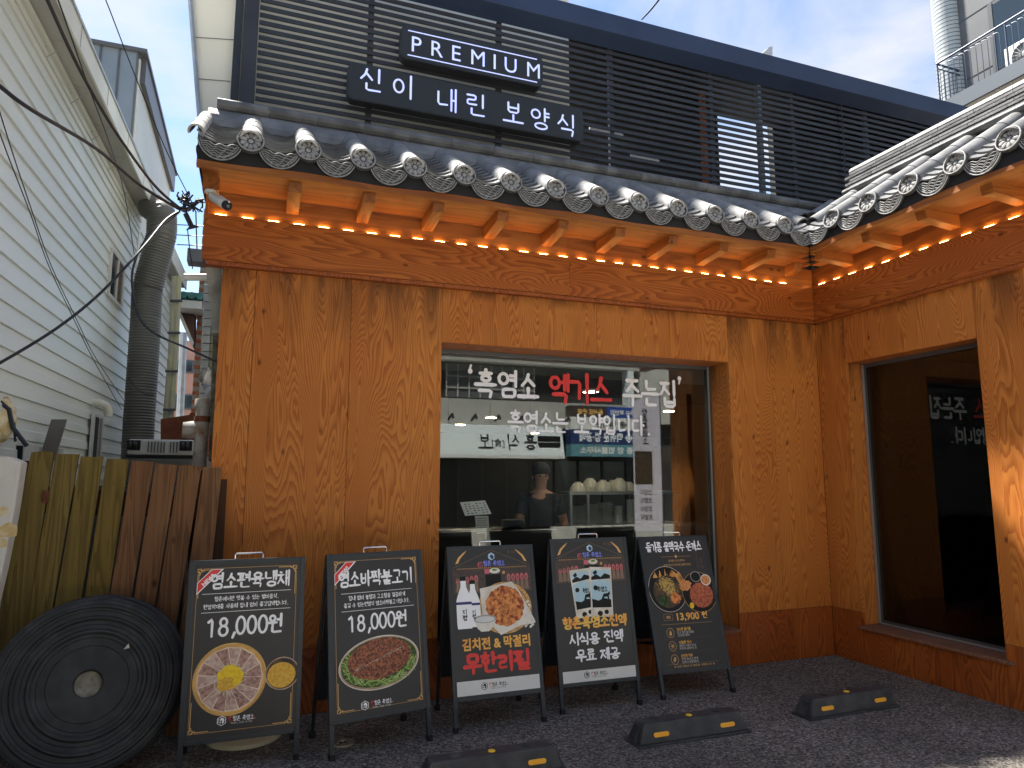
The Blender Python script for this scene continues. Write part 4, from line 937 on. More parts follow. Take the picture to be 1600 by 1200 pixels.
for i in range(150):
    k = random.uniform(-.15, .15); j = random.gauss(0, .004); x, y = cx + k, cy + .022 + k * .33 + j; P_.append([(x - .002, y), (x + .001, y - .0015), (x + .002, y + .0015)])
b.many(P_, 'sesame', 'p_white'); b.logo(-.10, .218, .026); b.done()
# ---- 3 and 4 share the night shop front picture
def night(b):
    H = b.H; W = b.W
    b.lay(b.rect(-W / 2 + .03, H - .31, W / 2 - .03, H - .145), 'shop_front_picture', 'p_dim')
    b.many([[(-.27, H - .14), (-.27, H - .137), (0, H - .03), (0, H - .033)], [(.27, H - .14), (.27, H - .137), (0, H - .03), (0, H - .033)], b.rect(-.25, H - .152, .25, H - .149), b.rect(-.25, H - .132, .25, H - .131)], 'roof_lines', 'p_bronze')
    b.many([b.ell(-.24 + .0135 * i, H - .146, .0026, .0026, 0, 6) for i in range(37)], 'string_lights', 'orange')
    for q in (-1, 1):
        b.lay([(q * .255, H - .115), (q * .235, H - .11), (q * .22, H - .08), (q * .19, H - .05), (q * .172, H - .028), (q * .20, H - .046), (q * .232, H - .072), (q * .245, H - .095)][::q], 'gold_ribbon', 'gold')
        for i in range(5):
            x = q * (.115 + .032 * i); b.lay(b.ell(x, H - .215 - .004 * i * (q < 0), .013, .024), 'wreath', 'p_pinkt'); b.lay(b.ell(x, H - .217, .007, .013), 'wreath', 'p_bronze'); b.lay([(x - .013, H - .235), (x + .013, H - .235), (x + .017, H - .295), (x - .017, H - .295)], 'wreath_ribbon', 'p_bronze'); b.many([[(x - .004, H - .24), (x - .002, H - .24), (x - .006, H - .30), (x - .008, H - .30)], [(x + .004, H - .24), (x + .002, H - .24), (x + .006, H - .30), (x + .008, H - .30)]], 'wreath_ribbon', 'p_ash')
    hx = [(.0 + .026 * math.cos(PI / 6 + t * PI / 3), H - .073 + .026 * math.sin(PI / 6 + t * PI / 3)) for t in range(6)]
    b.lay(hx, 'emblem', 'p_blue'); b.lay(b.ell(.004, H - .075, .013, .016, .4, 12, .3), 'emblem_animal', 'p_navy'); b.text('健', H - .139, .036, 'p_pinkt', x=-.082, style='type', bold=.002, name='shop_sign_lettering'); b.text('향촌 흑염소', H - .135, .032, 'p_violet', x=.018, w=.17, width=.155, name='shop_sign_lettering')
    b.lay(b.rect(-.055, H - .185, -.02, H - .155), 'shop_sign', 'p_pinkt'); b.lay(b.ell(.018, H - .168, .038, .018), 'dish_picture', 'p_white'); b.lay(b.ell(.018, H - .162, .018, .008), 'dish_picture', 'p_green'); b.lay(b.rect(-.05, H - .305, .06, H - .192), 'doorway', 'black'); b.lay(b.ell(.082, H - .182, .010, .010), 'lantern', 'p_basket')
    b.text('흑 염소', H - .058, .020, 'p_bronze', x=.15, w=.1, name='small_lettering')
def foot(b, y0, y1):
    b.lay(b.rect(-b.W / 2 + .028, y0, b.W / 2 - .028, y1), 'white_band', 'offwhite'); b.logo(-.10, (y0 + y1) / 2 + .004, .024, True)
b = Board('middle sandwich board, showing white bottles and a red pancake in a basket', 1.548, 4.349, .005, .212, .617, 1.127, .175)
night(b); b.dy = .018
cx, cy = .075, .700
b.lay(b.ell(cx, cy, .190, .165), 'wicker_basket', 'p_basket'); b.lay(b.ell(cx, cy, .168, .145), 'wicker_basket', 'p_bronze'); b.lay(b.ell(cx, cy, .163, .14), 'wicker_basket', 'p_basket')
b.lay([(cx - .17, cy + .13), (cx + .06, cy + .165), (cx + .11, cy + .10), (cx + .215, cy - .11), (cx + .10, cy - .12), (cx - .04, cy - .17), (cx - .16, cy - .05)], 'paper', 'p_white')
b.lay(b.ell(cx, cy + .012, .135, .128, 0, 54, .10), 'pancake', 'p_cake')
b.many([b.ell(cx + .12 * random.uniform(-1, 1) * .7, cy + .012 + .11 * random.uniform(-1, 1) * .7, .006, .003, random.random() * 3, 7) for i in range(50)], 'pancake_flecks', 'p_orangef')
for (x, y, k) in ((.258, .665, .05), (.235, .605, .03), (.27, .60, .02)):
    for j in range(5): b.lay(b.ell(x - .04 * 0 + .012 * (j % 2) - .02, y - .03 + .018 * j * (k / .05 + .3), .013, .008, .6 * (-1) ** j, 8), 'wheat_ear', 'p_white')
def bottle(x, y, k, m_='p_white'):
    f = lambda L: [(x + a * k, y + c * k) for a, c in L]
    b.lay(f([(-.048, 0), (.048, 0), (.052, .03), (.052, .17), (.044, .20), (.02, .26), (.018, .30), (-.018, .30), (-.02, .26), (-.044, .20), (-.052, .17), (-.052, .03)]), 'bottle', 'white')
    b.lay(f([(-.019, .30), (.019, .30), (.019, .328), (-.019, .328)]), 'bottle_cap', 'black'); b.lay(f([(-.0522, .15), (.0522, .15), (.0522, .167), (-.0522, .167)]), 'bottle_band', 'p_navy')
bottle(-.145, .592, .90); b.text('지', .673, .026, 'black', x=-.142, w=.16, name='bottle_lettering'); b.text('평', .645, .026, 'black', x=-.142, w=.16, name='bottle_lettering')
bottle(-.208, .585, 1.0); b.text('지', .672, .032, 'black', x=-.205, w=.16, name='bottle_lettering'); b.text('평', .636, .032, 'black', x=-.205, w=.16, name='bottle_lettering')
b.lay([(-.145, .635), (.005, .635), (-.005, .60), (-.03, .575), (-.045, .56), (-.10, .56), (-.125, .582)], 'bowl', 'p_white'); b.lay(b.ell(-.070, .637, .077, .026), 'bowl', 'p_ash'); b.lay(b.ell(-.070, .635, .066, .019), 'bowl_drink', 'offwhite')
b.text('김치전 & 막걸리', .458, .078, 'orange', style='type', width=.47, bold=.0028); b.text('무한리필', .312, .110, 'red', w=.21, width=.455, jit=.08)
b.dy = 0; foot(b, .205, .290); b.done()
b = Board('sandwich board with two pale pouches and the offer 시식용 진액 무료 제공, fourth in the row', 2.307, 4.437, -.009, .162, .612, 1.143, .161)
night(b)
def pouch(x, y, rot, w_, h_):
    f = lambda L: [(x + (a * w_) * math.cos(rot) - (c * h_) * math.sin(rot), y + (a * w_) * math.sin(rot) + (c * h_) * math.cos(rot)) for a, c in L]
    b.lay(f([(-.52, 0), (.50, -.01), (.51, 1), (-.5, 1.01)]), 'pouch', 'p_white'); b.lay(f([(-.46, .30), (.44, .29), (.44, .70), (0, .76), (-.44, .70)]), 'pouch_print', 'p_blue'); b.lay(f([(-.44, .76), (.44, .76), (.44, .95), (-.44, .95)]), 'pouch_print', 'p_blue')
    b.lay(f([(-.44, .74), (.44, .77), (.44, .84), (.2, .88), (.0, .80), (-.2, .86), (-.44, .80)]), 'pouch_hills', 'black'); b.lay(f([(-.44, .18), (.44, .18), (.44, .34), (.1, .37), (-.15, .32), (-.44, .36)]), 'pouch_hills', 'black')
    b.lay(f([(.0, .36), (.1, .46), (.3, .47), (.38, .52), (.40, .45), (.34, .42), (.36, .34), (.30, .34), (.26, .40), (.12, .39), (.08, .33), (.04, .33)]), 'pouch_animal', 'black')
    b.lay(f([(-.36, .90), (-.2, .95), (-.15, .88), (-.3, .84)]), 'pouch_mark', 'black'); b.lay(b.ell(*f([(-.26, .58)])[0], w_ * .1, w_ * .1), 'pouch_mark', 'black'); b.lay(b.ell(*f([(-.1, .06)])[0], w_ * .12, w_ * .11), 'pouch_mark', 'black'); b.lay(b.ell(*f([(.2, .09)])[0], w_ * .10, w_ * .09), 'pouch_mark', 'black')
pouch(-.063, .602, .10, .155, .325); pouch(.058, .598, -.04, .170, .335)
b.text('흑염소', .765, .034, 'black', x=.075, w=.15, width=.085, name='pouch_lettering'); b.text('흑염소', .765, .03, 'black', x=-.055, w=.15, width=.05, name='pouch_lettering')
b.dy = .035
b.text('향촌흑염소진액', .497, .070, 'orange', style='brush', w=.19, width=.50, jit=.03, taper=.1, rnd=.1)
for q_, y_, x_, w_ in (('시식용', .390, -.0945, .231), ('진액', .390, .133, .154), ('무료', .283, -.0922, .1506), ('제공', .283, .0922, .1506)): b.text(q_, y_, .072, 'white', x=x_, w=.165, width=w_, jit=.04, taper=.1)
b.dy = -.008; foot(b, .195, .268); b.done()
# ---- 5
b = Board('rightmost sandwich board with two round dishes and the orange price 13,900', 3.1, 4.453, -.045, .279, .603, 1.153, .163)
b.dy = .03; b.text('들기름 물막국수·돈까스', 1.005, .070, 'white', style='brush', w=.15, width=.49, taper=.4, rnd=.25, jit=.02)
b.lay(b.rect(-.13, .963, .13, .9645), 'rule', 'gold'); b.lay(b.ell(0, .964, .008, .012), 'rule_ornament', 'gold')
b.text('들기름의 고소한 풍미와', .925, .020, 'gold', style='type', width=.14, name='small_lettering'); b.text('시원한 육수가 어우러진 담백한 막국수', .893, .020, 'gold', style='type', width=.24, name='small_lettering')
b.lay([(.17, .90), (.19, .90), (.185, 1.0), (.18, 1.0)], 'steam_picture', 'p_dim'); b.lay(b.ell(.215, .93, .018, .022), 'sauce_jar_picture', 'p_dim'); b.lay(b.ell(.205, .88, .04, .014), 'sauce_jar_picture', 'p_dim')
b.dy = .055
cx, cy = -.118, .700
b.lay(b.ell(cx, cy, .160, .168), 'noodle_bowl', 'p_white'); b.lay(b.ell(cx, cy, .157, .165), 'noodle_bowl', 'black')
for x, w_ in ((-.09, .03), (-.045, .022), (.0, .014), (.055, .04), (.11, .045)): b.lay([(cx + x - w_ * .7, cy + .085), (cx + x + w_ * .7, cy + .085), (cx + x + w_ * .3, cy + .12), (cx + x, cy + .155 - abs(x) * .3)], 'glaze_highlight', 'p_orangef')
b.lay([(cx + .06, cy + .14), (cx + .14, cy + .07), (cx + .15, cy - .02), (cx + .12, cy - .06), (cx + .11, cy + .03)], 'glaze_highlight', 'p_orangef')
b.lay(b.ell(cx, cy - .02, .125, .118), 'broth', 'p_dish'); b.lay(b.ell(cx - .0, cy + .03, .070, .055, -.6, 40, .3), 'noodles', 'p_mix'); b.lay(b.ell(cx + .02, cy - .02, .06, .04, -.7, 40, .3), 'noodles', 'p_mix'); b.lay(b.ell(cx + .055, cy - .07, .045, .04, .3, 30, .3), 'red_sauce', 'p_cake'); b.lay(b.ell(cx - .05, cy - .085, .05, .038, .3, 30, .35), 'greens', 'p_greend')
P_ = []
for i in range(60):
    x, y = cx + random.gauss(.0, .035), cy + .03 + random.gauss(0, .03); a = random.random() * 3; l = .012; P_.append([(x - l * math.cos(a), y - l * math.sin(a)), (x + l * math.cos(a), y + l * math.sin(a)), (x + l * math.cos(a) + .002, y + l * math.sin(a) + .002)])
b.many(P_, 'shredded_garnish', 'p_radish'); 
cx, cy = .150, .665
b.lay(b.ell(cx, cy + .0, .150, .150), 'cutlet_plate', 'p_basket'); b.lay(b.ell(cx, cy, .147, .147), 'cutlet_plate', 'black'); b.lay(b.ell(cx + .015, cy - .022, .102, .092, .2, 40, .03), 'cutlet', 'p_cut')
b.many([[(cx - .06 + .032 * i, cy - .09), (cx - .058 + .032 * i, cy - .09), (cx - .046 + .032 * i, cy + .05), (cx - .048 + .032 * i, cy + .05)] for i in range(5)], 'cutlet_cuts', 'p_grill')
b.lay(b.ell(cx - .112, cy + .055, .052, .040, .2, 30, .25), 'carrot_salad', 'p_carrot'); b.lay(b.ell(cx - .01, cy + .115, .045, .040), 'dip_bowl', 'p_ash'); b.lay(b.ell(cx - .01, cy + .115, .040, .035), 'dip_bowl', 'black'); b.lay(b.ell(cx + .075, cy + .088, .045, .042), 'dip_bowl', 'p_white'); b.lay(b.ell(cx + .073, cy + .088, .036, .033), 'dip', 'p_carrot'); b.lay(b.ell(cx - .085, cy - .095, .018, .022), 'lemon', 'p_radish')
b.dy = .082; b.many([b.rect(-.19, .448, -.115, .449), b.rect(-.19, .490, -.115, .491), b.rect(-.19, .448, -.189, .491), b.rect(-.116, .448, -.115, .491)], 'price_box', 'gold'); b.text('세트', .461, .022, 'gold', x=-.152, style='type', bold=.0005, name='price_lettering'); b.text('13,900', .445, .070, 'orange', x=.015, style='type', width=.19, bold=.0016, name='price_lettering'); b.text('원', .449, .046, 'orange', x=.160, w=.17, name='price_lettering')
b.lay(b.rect(-.22, .418, .21, .4192), 'rule', 'gold')
for i, (a_, c_, d_) in enumerate((('고소한 들기름', '깊고 진한 들기름을', '고소한 향미'), ('시원한 육수', '깔끔하고 시원한 육수로', '마지막까지 상큼하게 한 그릇'), ('신선한 재료', '아삭한 채소와 김, 깨가루', '건강하고 균형 잡힌 맛'))):
    y = .360 - .092 * i
    if i < 2: b.lay(b.rect(-.22, y - .045, .21, y - .0444), 'rule', 'p_bronze')
    b.lay(b.ell(-.155, y - .0, .031, .034), 'icon', 'gold'); b.lay(b.ell(-.155, y - .0, .0285, .0315), 'icon', 'poster')
    if i == 0: b.lay([(-.155, y + .02), (-.144, y - .004), (-.147, y - .016), (-.155, y - .02), (-.163, y - .016), (-.166, y - .004)], 'icon', 'gold')
    elif i == 1: b.many([[(-.155 + .02 * math.cos(t) - .0015 * math.sin(t), y + .02 * math.sin(t) + .0015 * math.cos(t)), (-.155 - .02 * math.cos(t) - .0015 * math.sin(t), y - .02 * math.sin(t) + .0015 * math.cos(t)), (-.155 - .02 * math.cos(t) + .0015 * math.sin(t), y - .02 * math.sin(t) - .0015 * math.cos(t)), (-.155 + .02 * math.cos(t) + .0015 * math.sin(t), y + .02 * math.sin(t) - .0015 * math.cos(t))] for t in (0, PI / 3, 2 * PI / 3)], 'icon', 'gold')
    else: b.lay(b.ell(-.155, y, .009, .019, -.4, 16), 'icon', 'gold'); b.lay([(-.165, y - .018), (-.163, y - .018), (-.146, y + .018), (-.148, y + .018)], 'icon', 'poster')
    b.text(a_, y + .012, .024, 'orange', x=-.10, style='type', bold=.0006, center=False, name='small_lettering', width=.118 - .01 * i); b.text(c_, y - .009, .019, 'offwhite', x=-.10, style='type', center=False, name='small_lettering', width=.14); b.text(d_, y - .029, .019, 'offwhite', x=-.10, style='type', center=False, name='small_lettering', width=.10 + .04 * (i > 0))
b.dy = 0
b.text('★ 면은 메밀과 한 쫄면을 사용합니다 ★', .118 + .085, .016, 'gold', style='type', width=.34, name='small_lettering'); b.lay(b.rect(-.22, .224, .21, .2246), 'rule', 'gold'); b.done()

# ================================================================== WHEEL STOPS
def wheel_stop(label, x0, x1, y, yaw=0, master=None):
    L = .80; c = ((x0 + x1) / 2, y + .085, 0)
    t = thing('wheel_stop', label, 'wheel stop', c, 'rubber wheel stops in front of the restaurant')
    o = Vector(c); m = MB()
    f = lambda x, y, z: o + Vector((x, y, z))
    m.hexa([f(-L / 2, -.085, 0), f(L / 2, -.085, 0), f(L / 2, .085, 0), f(-L / 2, .085, 0), f(-L / 2, -.085, .014), f(L / 2, -.085, .014), f(L / 2, .085, .014), f(-L / 2, .085, .014)]).build('base_flange', 'stop_rubber', t, bevel=.004)
    bo = MB().hexa([f(-L / 2 + .015, -.078, .0145), f(L / 2 - .015, -.078, .0145), f(L / 2 - .015, .078, .0145), f(-L / 2 + .015, .078, .0145), f(-L / 2 + .058, -.052, .122), f(L / 2 - .058, -.052, .122), f(L / 2 - .058, .052, .122), f(-L / 2 + .058, .052, .122)]).build('body', 'stop_rubber', t, bevel=.009)
    for q in (-.235, .235):
        P_ = [(q + (.052 - .012) * sx + .012 * math.cos(a), .060 + .012 * math.sin(a)) for sx, a0 in ((1, -PI / 2), (-1, PI / 2)) for a in [a0 + PI * i / 8 for i in range(9)]]
        sl = .026 / .1075; yy = lambda z: -.078 + (z - .0145) * sl - .003
        MB().prism([f(x, yy(z), z) for x, z in P_], (0, .004, 0)).build('amber_reflector', 'amber', t)
        for sgn in (1,):
            MB().prism([f(x, -yy(z) - .001, z) for x, z in P_], (0, .004, 0)).build('amber_reflector', 'amber', t)
    MB().lathe([(.0001, .004), (.018, .004), (.020, 0)], 20, f(0, -.005, .122)).build('yellow_dot', 'yellow', t)
    for q in (-.2, .2): MB().lathe([(.0001, .0015), (.026, .0015), (.027, 0)], 20, f(q, 0, .1222)).build('bolt_cap', 'rubber_end', t)
    for q in (-1, 1):
        MB().hexa([f(q * (L / 2 - .009), -.045, .018), f(q * (L / 2 - .006), -.045, .018), f(q * (L / 2 - .006), .045, .018), f(q * (L / 2 - .009), .045, .018), f(q * (L / 2 - .046), -.038, .100), f(q * (L / 2 - .043), -.038, .100), f(q * (L / 2 - .043), .038, .100), f(q * (L / 2 - .046), .038, .100)]).build('end_pocket', 'rubber_end', t)
    t.rotation_euler = (0, 0, yaw); return t
wheel_stop('black rubber wheel stop cut off by the bottom edge of the photo', .86, 1.66, 3.62, .0)
wheel_stop('middle black rubber wheel stop, in front of the two rightmost sandwich boards', 2.17, 2.97, 3.735, -.0)
wheel_stop('black rubber wheel stop farthest right, below the dark side window', 3.45, 4.25, 3.765, .02)
# drain cap on the asphalt
t = thing('floor_drain', 'round beige metal floor drain with small bolts set in the asphalt behind a board leg', 'drain', (.577, 4.43, 0))
MB().lathe([(.0001, .004), (.024, .004), (.028, .012), (.052, .014), (.066, .008), (.070, 0)], 28, (.577, 4.43, .001)).build('ring', mat('worn_brass', (.34, .30, .22), .5, .5, c2=(.22, .19, .14), scale=30), t)
MB().lathe([(.0001, .0065), (.022, .0062)], 20, (.577, 4.43, .001)).build('hole', 'black', t)
for k in range(5): a = k * 2 * PI / 5 + .3; MB().sphere((.577 + .054 * math.cos(a), 4.43 + .054 * math.sin(a), .017), .0055, 8, 5).build('bolt', 'chrome', t)
MB().sphere((.577, 4.425, .012), .006, 8, 5).build('bolt', 'chrome', t)
# pale lid lying behind board 1
tag(MB().lathe([(.0001, .03), (.19, .03), (.21, .02), (.215, 0), (.0001, 0)], 36, (.03, 4.74, .002)).build('pot_lid', mat('yellowed_plastic', (.52, .47, .32), .5), None), 'yellowed round lid lying on the ground behind the leftmost sandwich board', 'lid')
# litter specks
def specks():
    m = MB(); random.seed(5)
    for i in range(90):
        x, y = random.uniform(-.6, 4.7), random.uniform(2.6, 4.9); s = random.uniform(.002, .006); a = random.random() * 3
        m.face([(x + s * math.cos(a + k * 1.8), y + s * .7 * math.sin(a + k * 1.8), .004 + .001 * k) for k in range(3)])
    o = m.build('litter', 'offwhite', None); o['kind'] = 'stuff'; return tag(o, 'tiny pale chips and paper scraps scattered over the dark asphalt', 'litter')
specks()

# ================================================================== RUBBER DISC STACK
def rubber_disc(label, cx, cy, R_, yaw, lean, off, th):
    """a ribbed plate; local: disc axis along -y"""
    t = thing('rubber_disc', label, 'rubber disc', (cx, cy, 0))
    prof = [(.068, -th), (.068, .0), (.072, .004), (.19, .004), (.192, .001), (.194, .004), (.232, .004), (.234, .001), (.236, .004), (.250, .005), (.262, .016), (.272, .016), (.282, .005), (.300, .005), (.302, .002), (.304, .005), (.322, .005), (.333, .016), (.341, .016), (.350, .004), (.372, .004), (.374, .001), (.376, .004), (.386, .005), (.396, .014), (.404, .014), (.412, .003), (.430, .001), (.433, -.002), (.436, .000), (.447, -.004), (.452, -.012), (.452, -th), (.068, -th)]
    k = R_ / .452; m = MB(); m.lathe([(r * k, z + off) for r, z in prof], 72, axis='Y')
    cl, sl = math.cos(lean), math.sin(lean); c = Vector((cx, cy, 0)); lift = R_ * cl + (th - off) * sl * 0 + .012
    fn = lambda p: c + Vector((p[0], p[1] * cl + p[2] * sl, p[2] * cl - p[1] * sl + lift))
    m.xform(fn); m.build('ribbed_plate', 'rubber', t)
    t.rotation_euler = (0, 0, yaw); return t, fn
DL = .30
t, fn = rubber_disc('large black ribbed rubber disc with a centre hole, frontmost of the leaning stack', -.78, 4.50, .455, .16, DL, .05, .04)
MB().face([fn((.155 + a, -.068, .155 + b_)) for a, b_ in ((0, 0), (.03, .005), (.025, .03), (.018, .022))]).build('torn_sticker', 'p_white', t)
rubber_disc('black rubber disc hidden mostly behind the front one, its rim showing at the right', -.755, 4.512, .463, .16, DL, .008, .036)
MB().xform(lambda p: p)
q = MB(); q.lathe([(.0001, .012), (.066, .012), (.066, -.02), (.0001, -.02)], 24, axis='Y'); q.xform(lambda p: fn((p.x, p.y, p.z))); q.build('hub_plug', mat('dusty_foam_core', (.36, .33, .27), .9, c2=(.20, .18, .14), scale=25, bump=.6), t)
# ================================================================== FENCE
FN = thing('picket_fence', 'leaning fence of weathered planks, green with moss at the left and brown at the right', 'fence', (-.7, 4.86, 0))
FY = 4.86
PLK = [((50, 706), (85, 706), (0, 934), (46, 943), 'fence_g'), ((87, 710), (124, 710), (47, 940), (82, 953), 'fence_g'), ((126, 713), (161, 714), (87, 943), (130, 920), 'fence_g'), ((167, 717), (202, 718), (133, 934), (169, 932), 'fence_g'),
       ((206, 720), (241, 721), (172, 925), (206, 934), 'fence_b'), ((244, 725), (277, 725.5), (209, 934), (242, 943), 'fence_b'), ((280, 727), (314, 727.5), (246, 945), (275, 971), 'fence_b'), ((317.5, 730), (348, 731), (290, 925), (332, 875), 'fence_b')]
for i, (a, b_, c, d_, mm) in enumerate(PLK):
    y = FY - .004 * (i % 3); A, Bv, Cc, Dd = (atY(*q, y) for q in (a, b_, c, d_))
    lo = Cc + (Cc - A) * ((Cc.z - .02) / (A.z - Cc.z)); lr = Dd + (Dd - Bv) * ((Dd.z - .02) / (Bv.z - Dd.z))
    jit = [Vector((random.uniform(-.004, .004), 0, random.uniform(-.003, .003))) for _ in range(4)]
    poly = [lo, lr, lr.lerp(Bv, .5) + jit[0], Bv + jit[1], (A + Bv) / 2 + Vector((0, 0, random.uniform(-.004, .006))), A + jit[2], A.lerp(lo, .45) + jit[3]]
    MB().prism(poly, (0, .022, 0)).build('plank', mm, FN)
for v0, v1 in ((760, 792), (1000, 1035)):
    p = [atY(60, v0, FY + .03), atY(345, v0 + 18, FY + .03), atY(345, v0 + 50, FY + .03), atY(50, v1 + 10, FY + .03)]
    MB().prism(p, (0, .04, 0)).build('cross_rail', 'fence_d', FN)
A = atY(40, 720, FY + .04); MB().box((A.x - .04, FY + .03, .0), (A.x + .03, FY + .09, A.z)).build('post', 'fence_d', FN)
A = atY(338, 860, FY + .04); MB().box((A.x - .05, FY + .03, .0), (A.x + .04, FY + .09, 1.55)).build('post', 'fence_d', FN)
A = atY(72, 775, FY - .02); MB().box((A.x - .02, FY - .016, A.z - .04), (A.x + .012, FY - .009, A.z + .03)).build('hinge_plate', 'rust', FN)
# post beside board 1
a0, a1 = atY(312, 860, 4.80), atY(285, 1160, 4.80)
tag(MB().prism([atY(296, 735, 4.99), atY(325, 735, 4.99), atY(318, 1130, 4.99), atY(290, 1130, 4.99)], (0, .03, 0)).build('loose_board', 'fence_d', None), 'dark loose board standing between the fence and the plywood wall', 'board')
# ================================================================== LEFT BUILDING
AN = math.radians(1.8); LDIR = Vector((math.sin(AN), math.cos(AN), 0)); LN = Vector((math.cos(AN), -math.sin(AN), 0))
def lw(s, o, z): return Vector((-1.5, 5, 0)) + LDIR * (s - 5) + LN * o + Vector((0, 0, z))   # s along the wall, o out of the wall
def atL(u, v, o=0):
    d = ray(u, v); p0 = Vector((-1.5, 5, 0)) + LN * o; t = LN.dot(p0 - CAM) / LN.dot(d); p = CAM + d * t
    return (p - Vector((-1.5, 5, 0))).dot(LDIR) + 5, p.z
LB = thing('sided_building', 'two-storey building faced in pale horizontal vinyl siding along the left of the alley', 'building', lw(6, -.2, 0))
PITCH_L = .138; z = .02; TOPZ = 4.57
def lap(s0, s1, z, zt, name='siding_board'):
    m = MB(); K = []
    for s in (s0, s1):   # clapboard with a step in the middle of the face
        K += [lw(s, 0, z), lw(s, .016, z + .001), lw(s, .012, z + PITCH_L * .48), lw(s, .004, z + PITCH_L * .52), lw(s, .001, zt), lw(s, -.02, zt), lw(s, -.02, z)]
    m.add(K, [(i, (i + 1) % 7, 7 + (i + 1) % 7, 7 + i) for i in range(7)] + [list(range(7))[::-1], list(range(7, 14))]); return m.build(name, 'siding', LB)
sC, _ = atL(200, 560); sFar = 11.7
while z < TOPZ - .02:
    zt = min(z + PITCH_L - .002, TOPZ)
    lap(1.2, sC - .03, z, zt); 
    if zt <= TOPZ: lap(sC + .06, sFar, z, zt)
    z += PITCH_L
def lbox(s0, s1, o0, o1, z0, z1, name, m_, parent=None, bevel=0):
    return MB().hexa([lw(s0, o0, z0), lw(s0, o1, z0), lw(s1, o1, z0), lw(s1, o0, z0), lw(s0, o0, z1), lw(s0, o1, z1), lw(s1, o1, z1), lw(s1, o0, z1)]).build(name, m_, parent or LB, bevel=bevel)
lbox(1.2, sFar, -4, -.022, 0, TOPZ + .3, 'wall_core', 'siding_trim')
lbox(sC - .03, sC + .055, -.02, .022, 0, TOPZ, 'corner_trim', 'siding_trim', bevel=.003)
for zz, o in ((TOPZ - .06, .02), (TOPZ - .14, .012), (TOPZ - .20, .008)): lbox(1.2, sC, .0, .018 + o, zz, zz + .045, 'frieze_board', 'siding_trim')
s8 = sC
lbox(1.2, s8 - .05, -.02, .20, TOPZ, TOPZ + .02, 'soffit', 'soffit'); lbox(1.2, s8 - .05, .20, .215, TOPZ - .02, TOPZ + .17, 'fascia', 'siding_trim')
lbox(1.2, s8 - .05, -.02, .199, TOPZ + .021, TOPZ + .15, 'eave_fill', 'siding_trim')
for k in range(8): lbox(2.0 + k * .82, 2.008 + k * .82, .2155, .218, TOPZ - .01, TOPZ + .165, 'fascia_joint', 'soffit')
lbox(1.2, s8 - .05, .2155, .225, TOPZ + .150, TOPZ + .175, 'gutter_lip', 'galv')
for k in range(9):
    s, _z = 3.4 + k * .62, 0
    m = MB(); m.tube([lw(s, .02, TOPZ - .005), lw(s, .17, TOPZ - .006), lw(s, .02, TOPZ - .15), lw(s, .02, TOPZ - .005)], .006, 5, caps=True); m.build('eave_bracket', 'soffit', LB)
lbox(10.0, sFar, -.02, .17, TOPZ - .05, TOPZ - .03, 'soffit', 'soffit'); lbox(10.0, sFar, .17, .185, TOPZ - .08, TOPZ + .14, 'fascia', 'siding_trim')
# window of the left building
(sa, za), (sb, zb) = atL(170, 386), atL(186, 484); sa, sb = sorted((sa, sb)); zt, zb = max(za, zb), min(za, zb)
wL = MB()
for q in ((sa, sb, zt - .03, zt), (sa, sb, zb, zb + .03)): wL.hexa([lw(q[0], .0, q[2]), lw(q[0], .035, q[2]), lw(q[1], .035, q[2]), lw(q[1], .0, q[2]), lw(q[0], .0, q[3]), lw(q[0], .035, q[3]), lw(q[1], .035, q[3]), lw(q[1], .0, q[3])])
for q in ((sa, sa + .035), (sb - .035, sb), ((sa + sb) / 2 - .015, (sa + sb) / 2 + .015)): wL.hexa([lw(q[0], .0, zb + .031), lw(q[0], .035, zb + .031), lw(q[1], .035, zb + .031), lw(q[1], .0, zb + .031), lw(q[0], .0, zt - .031), lw(q[0], .035, zt - .031), lw(q[1], .035, zt - .031), lw(q[1], .0, zt - .031)])
wO = wL.build('window', 'plastic_w', LB); MB().hexa([lw(sa + .02, .018, zb + .02), lw(sa + .02, .022, zb + .02), lw(sb - .02, .022, zb + .02), lw(sb - .02, .018, zb + .02), lw(sa + .02, .018, zt - .02), lw(sa + .02, .022, zt - .02), lw(sb - .02, .022, zt - .02), lw(sb - .02, .018, zt - .02)]).build('pane', 'pane', wO)
# flue pipe and cover
s, zz = atL(152, 630, .05); FT = thing('flue_pipe', 'short beige elbow flue above a narrow framed vent on the siding', 'flue pipe', lw(s, .05, zz - .6))
MB().tube([lw(s, .01, zz), lw(s, .07, zz + .005), lw(s + .03, .12, zz - .02), lw(s + .05, .14, zz - .07), lw(s + .05, .14, zz - .12)], .035, 10).build('elbow', 'siding_trim', FT)
lbox(s - .08, s + .30, .03, .055, zz - .75, zz - .10, 'vent_frame', 'plastic_w', FT); lbox(s - .04, s + .08, .056, .06, zz - .74, zz - .13, 'vent_opening', 'dk_int', FT); lbox(s + .12, s + .15, .056, .075, zz - .74, zz - .13, 'vent_rib', 'frame_l', FT)
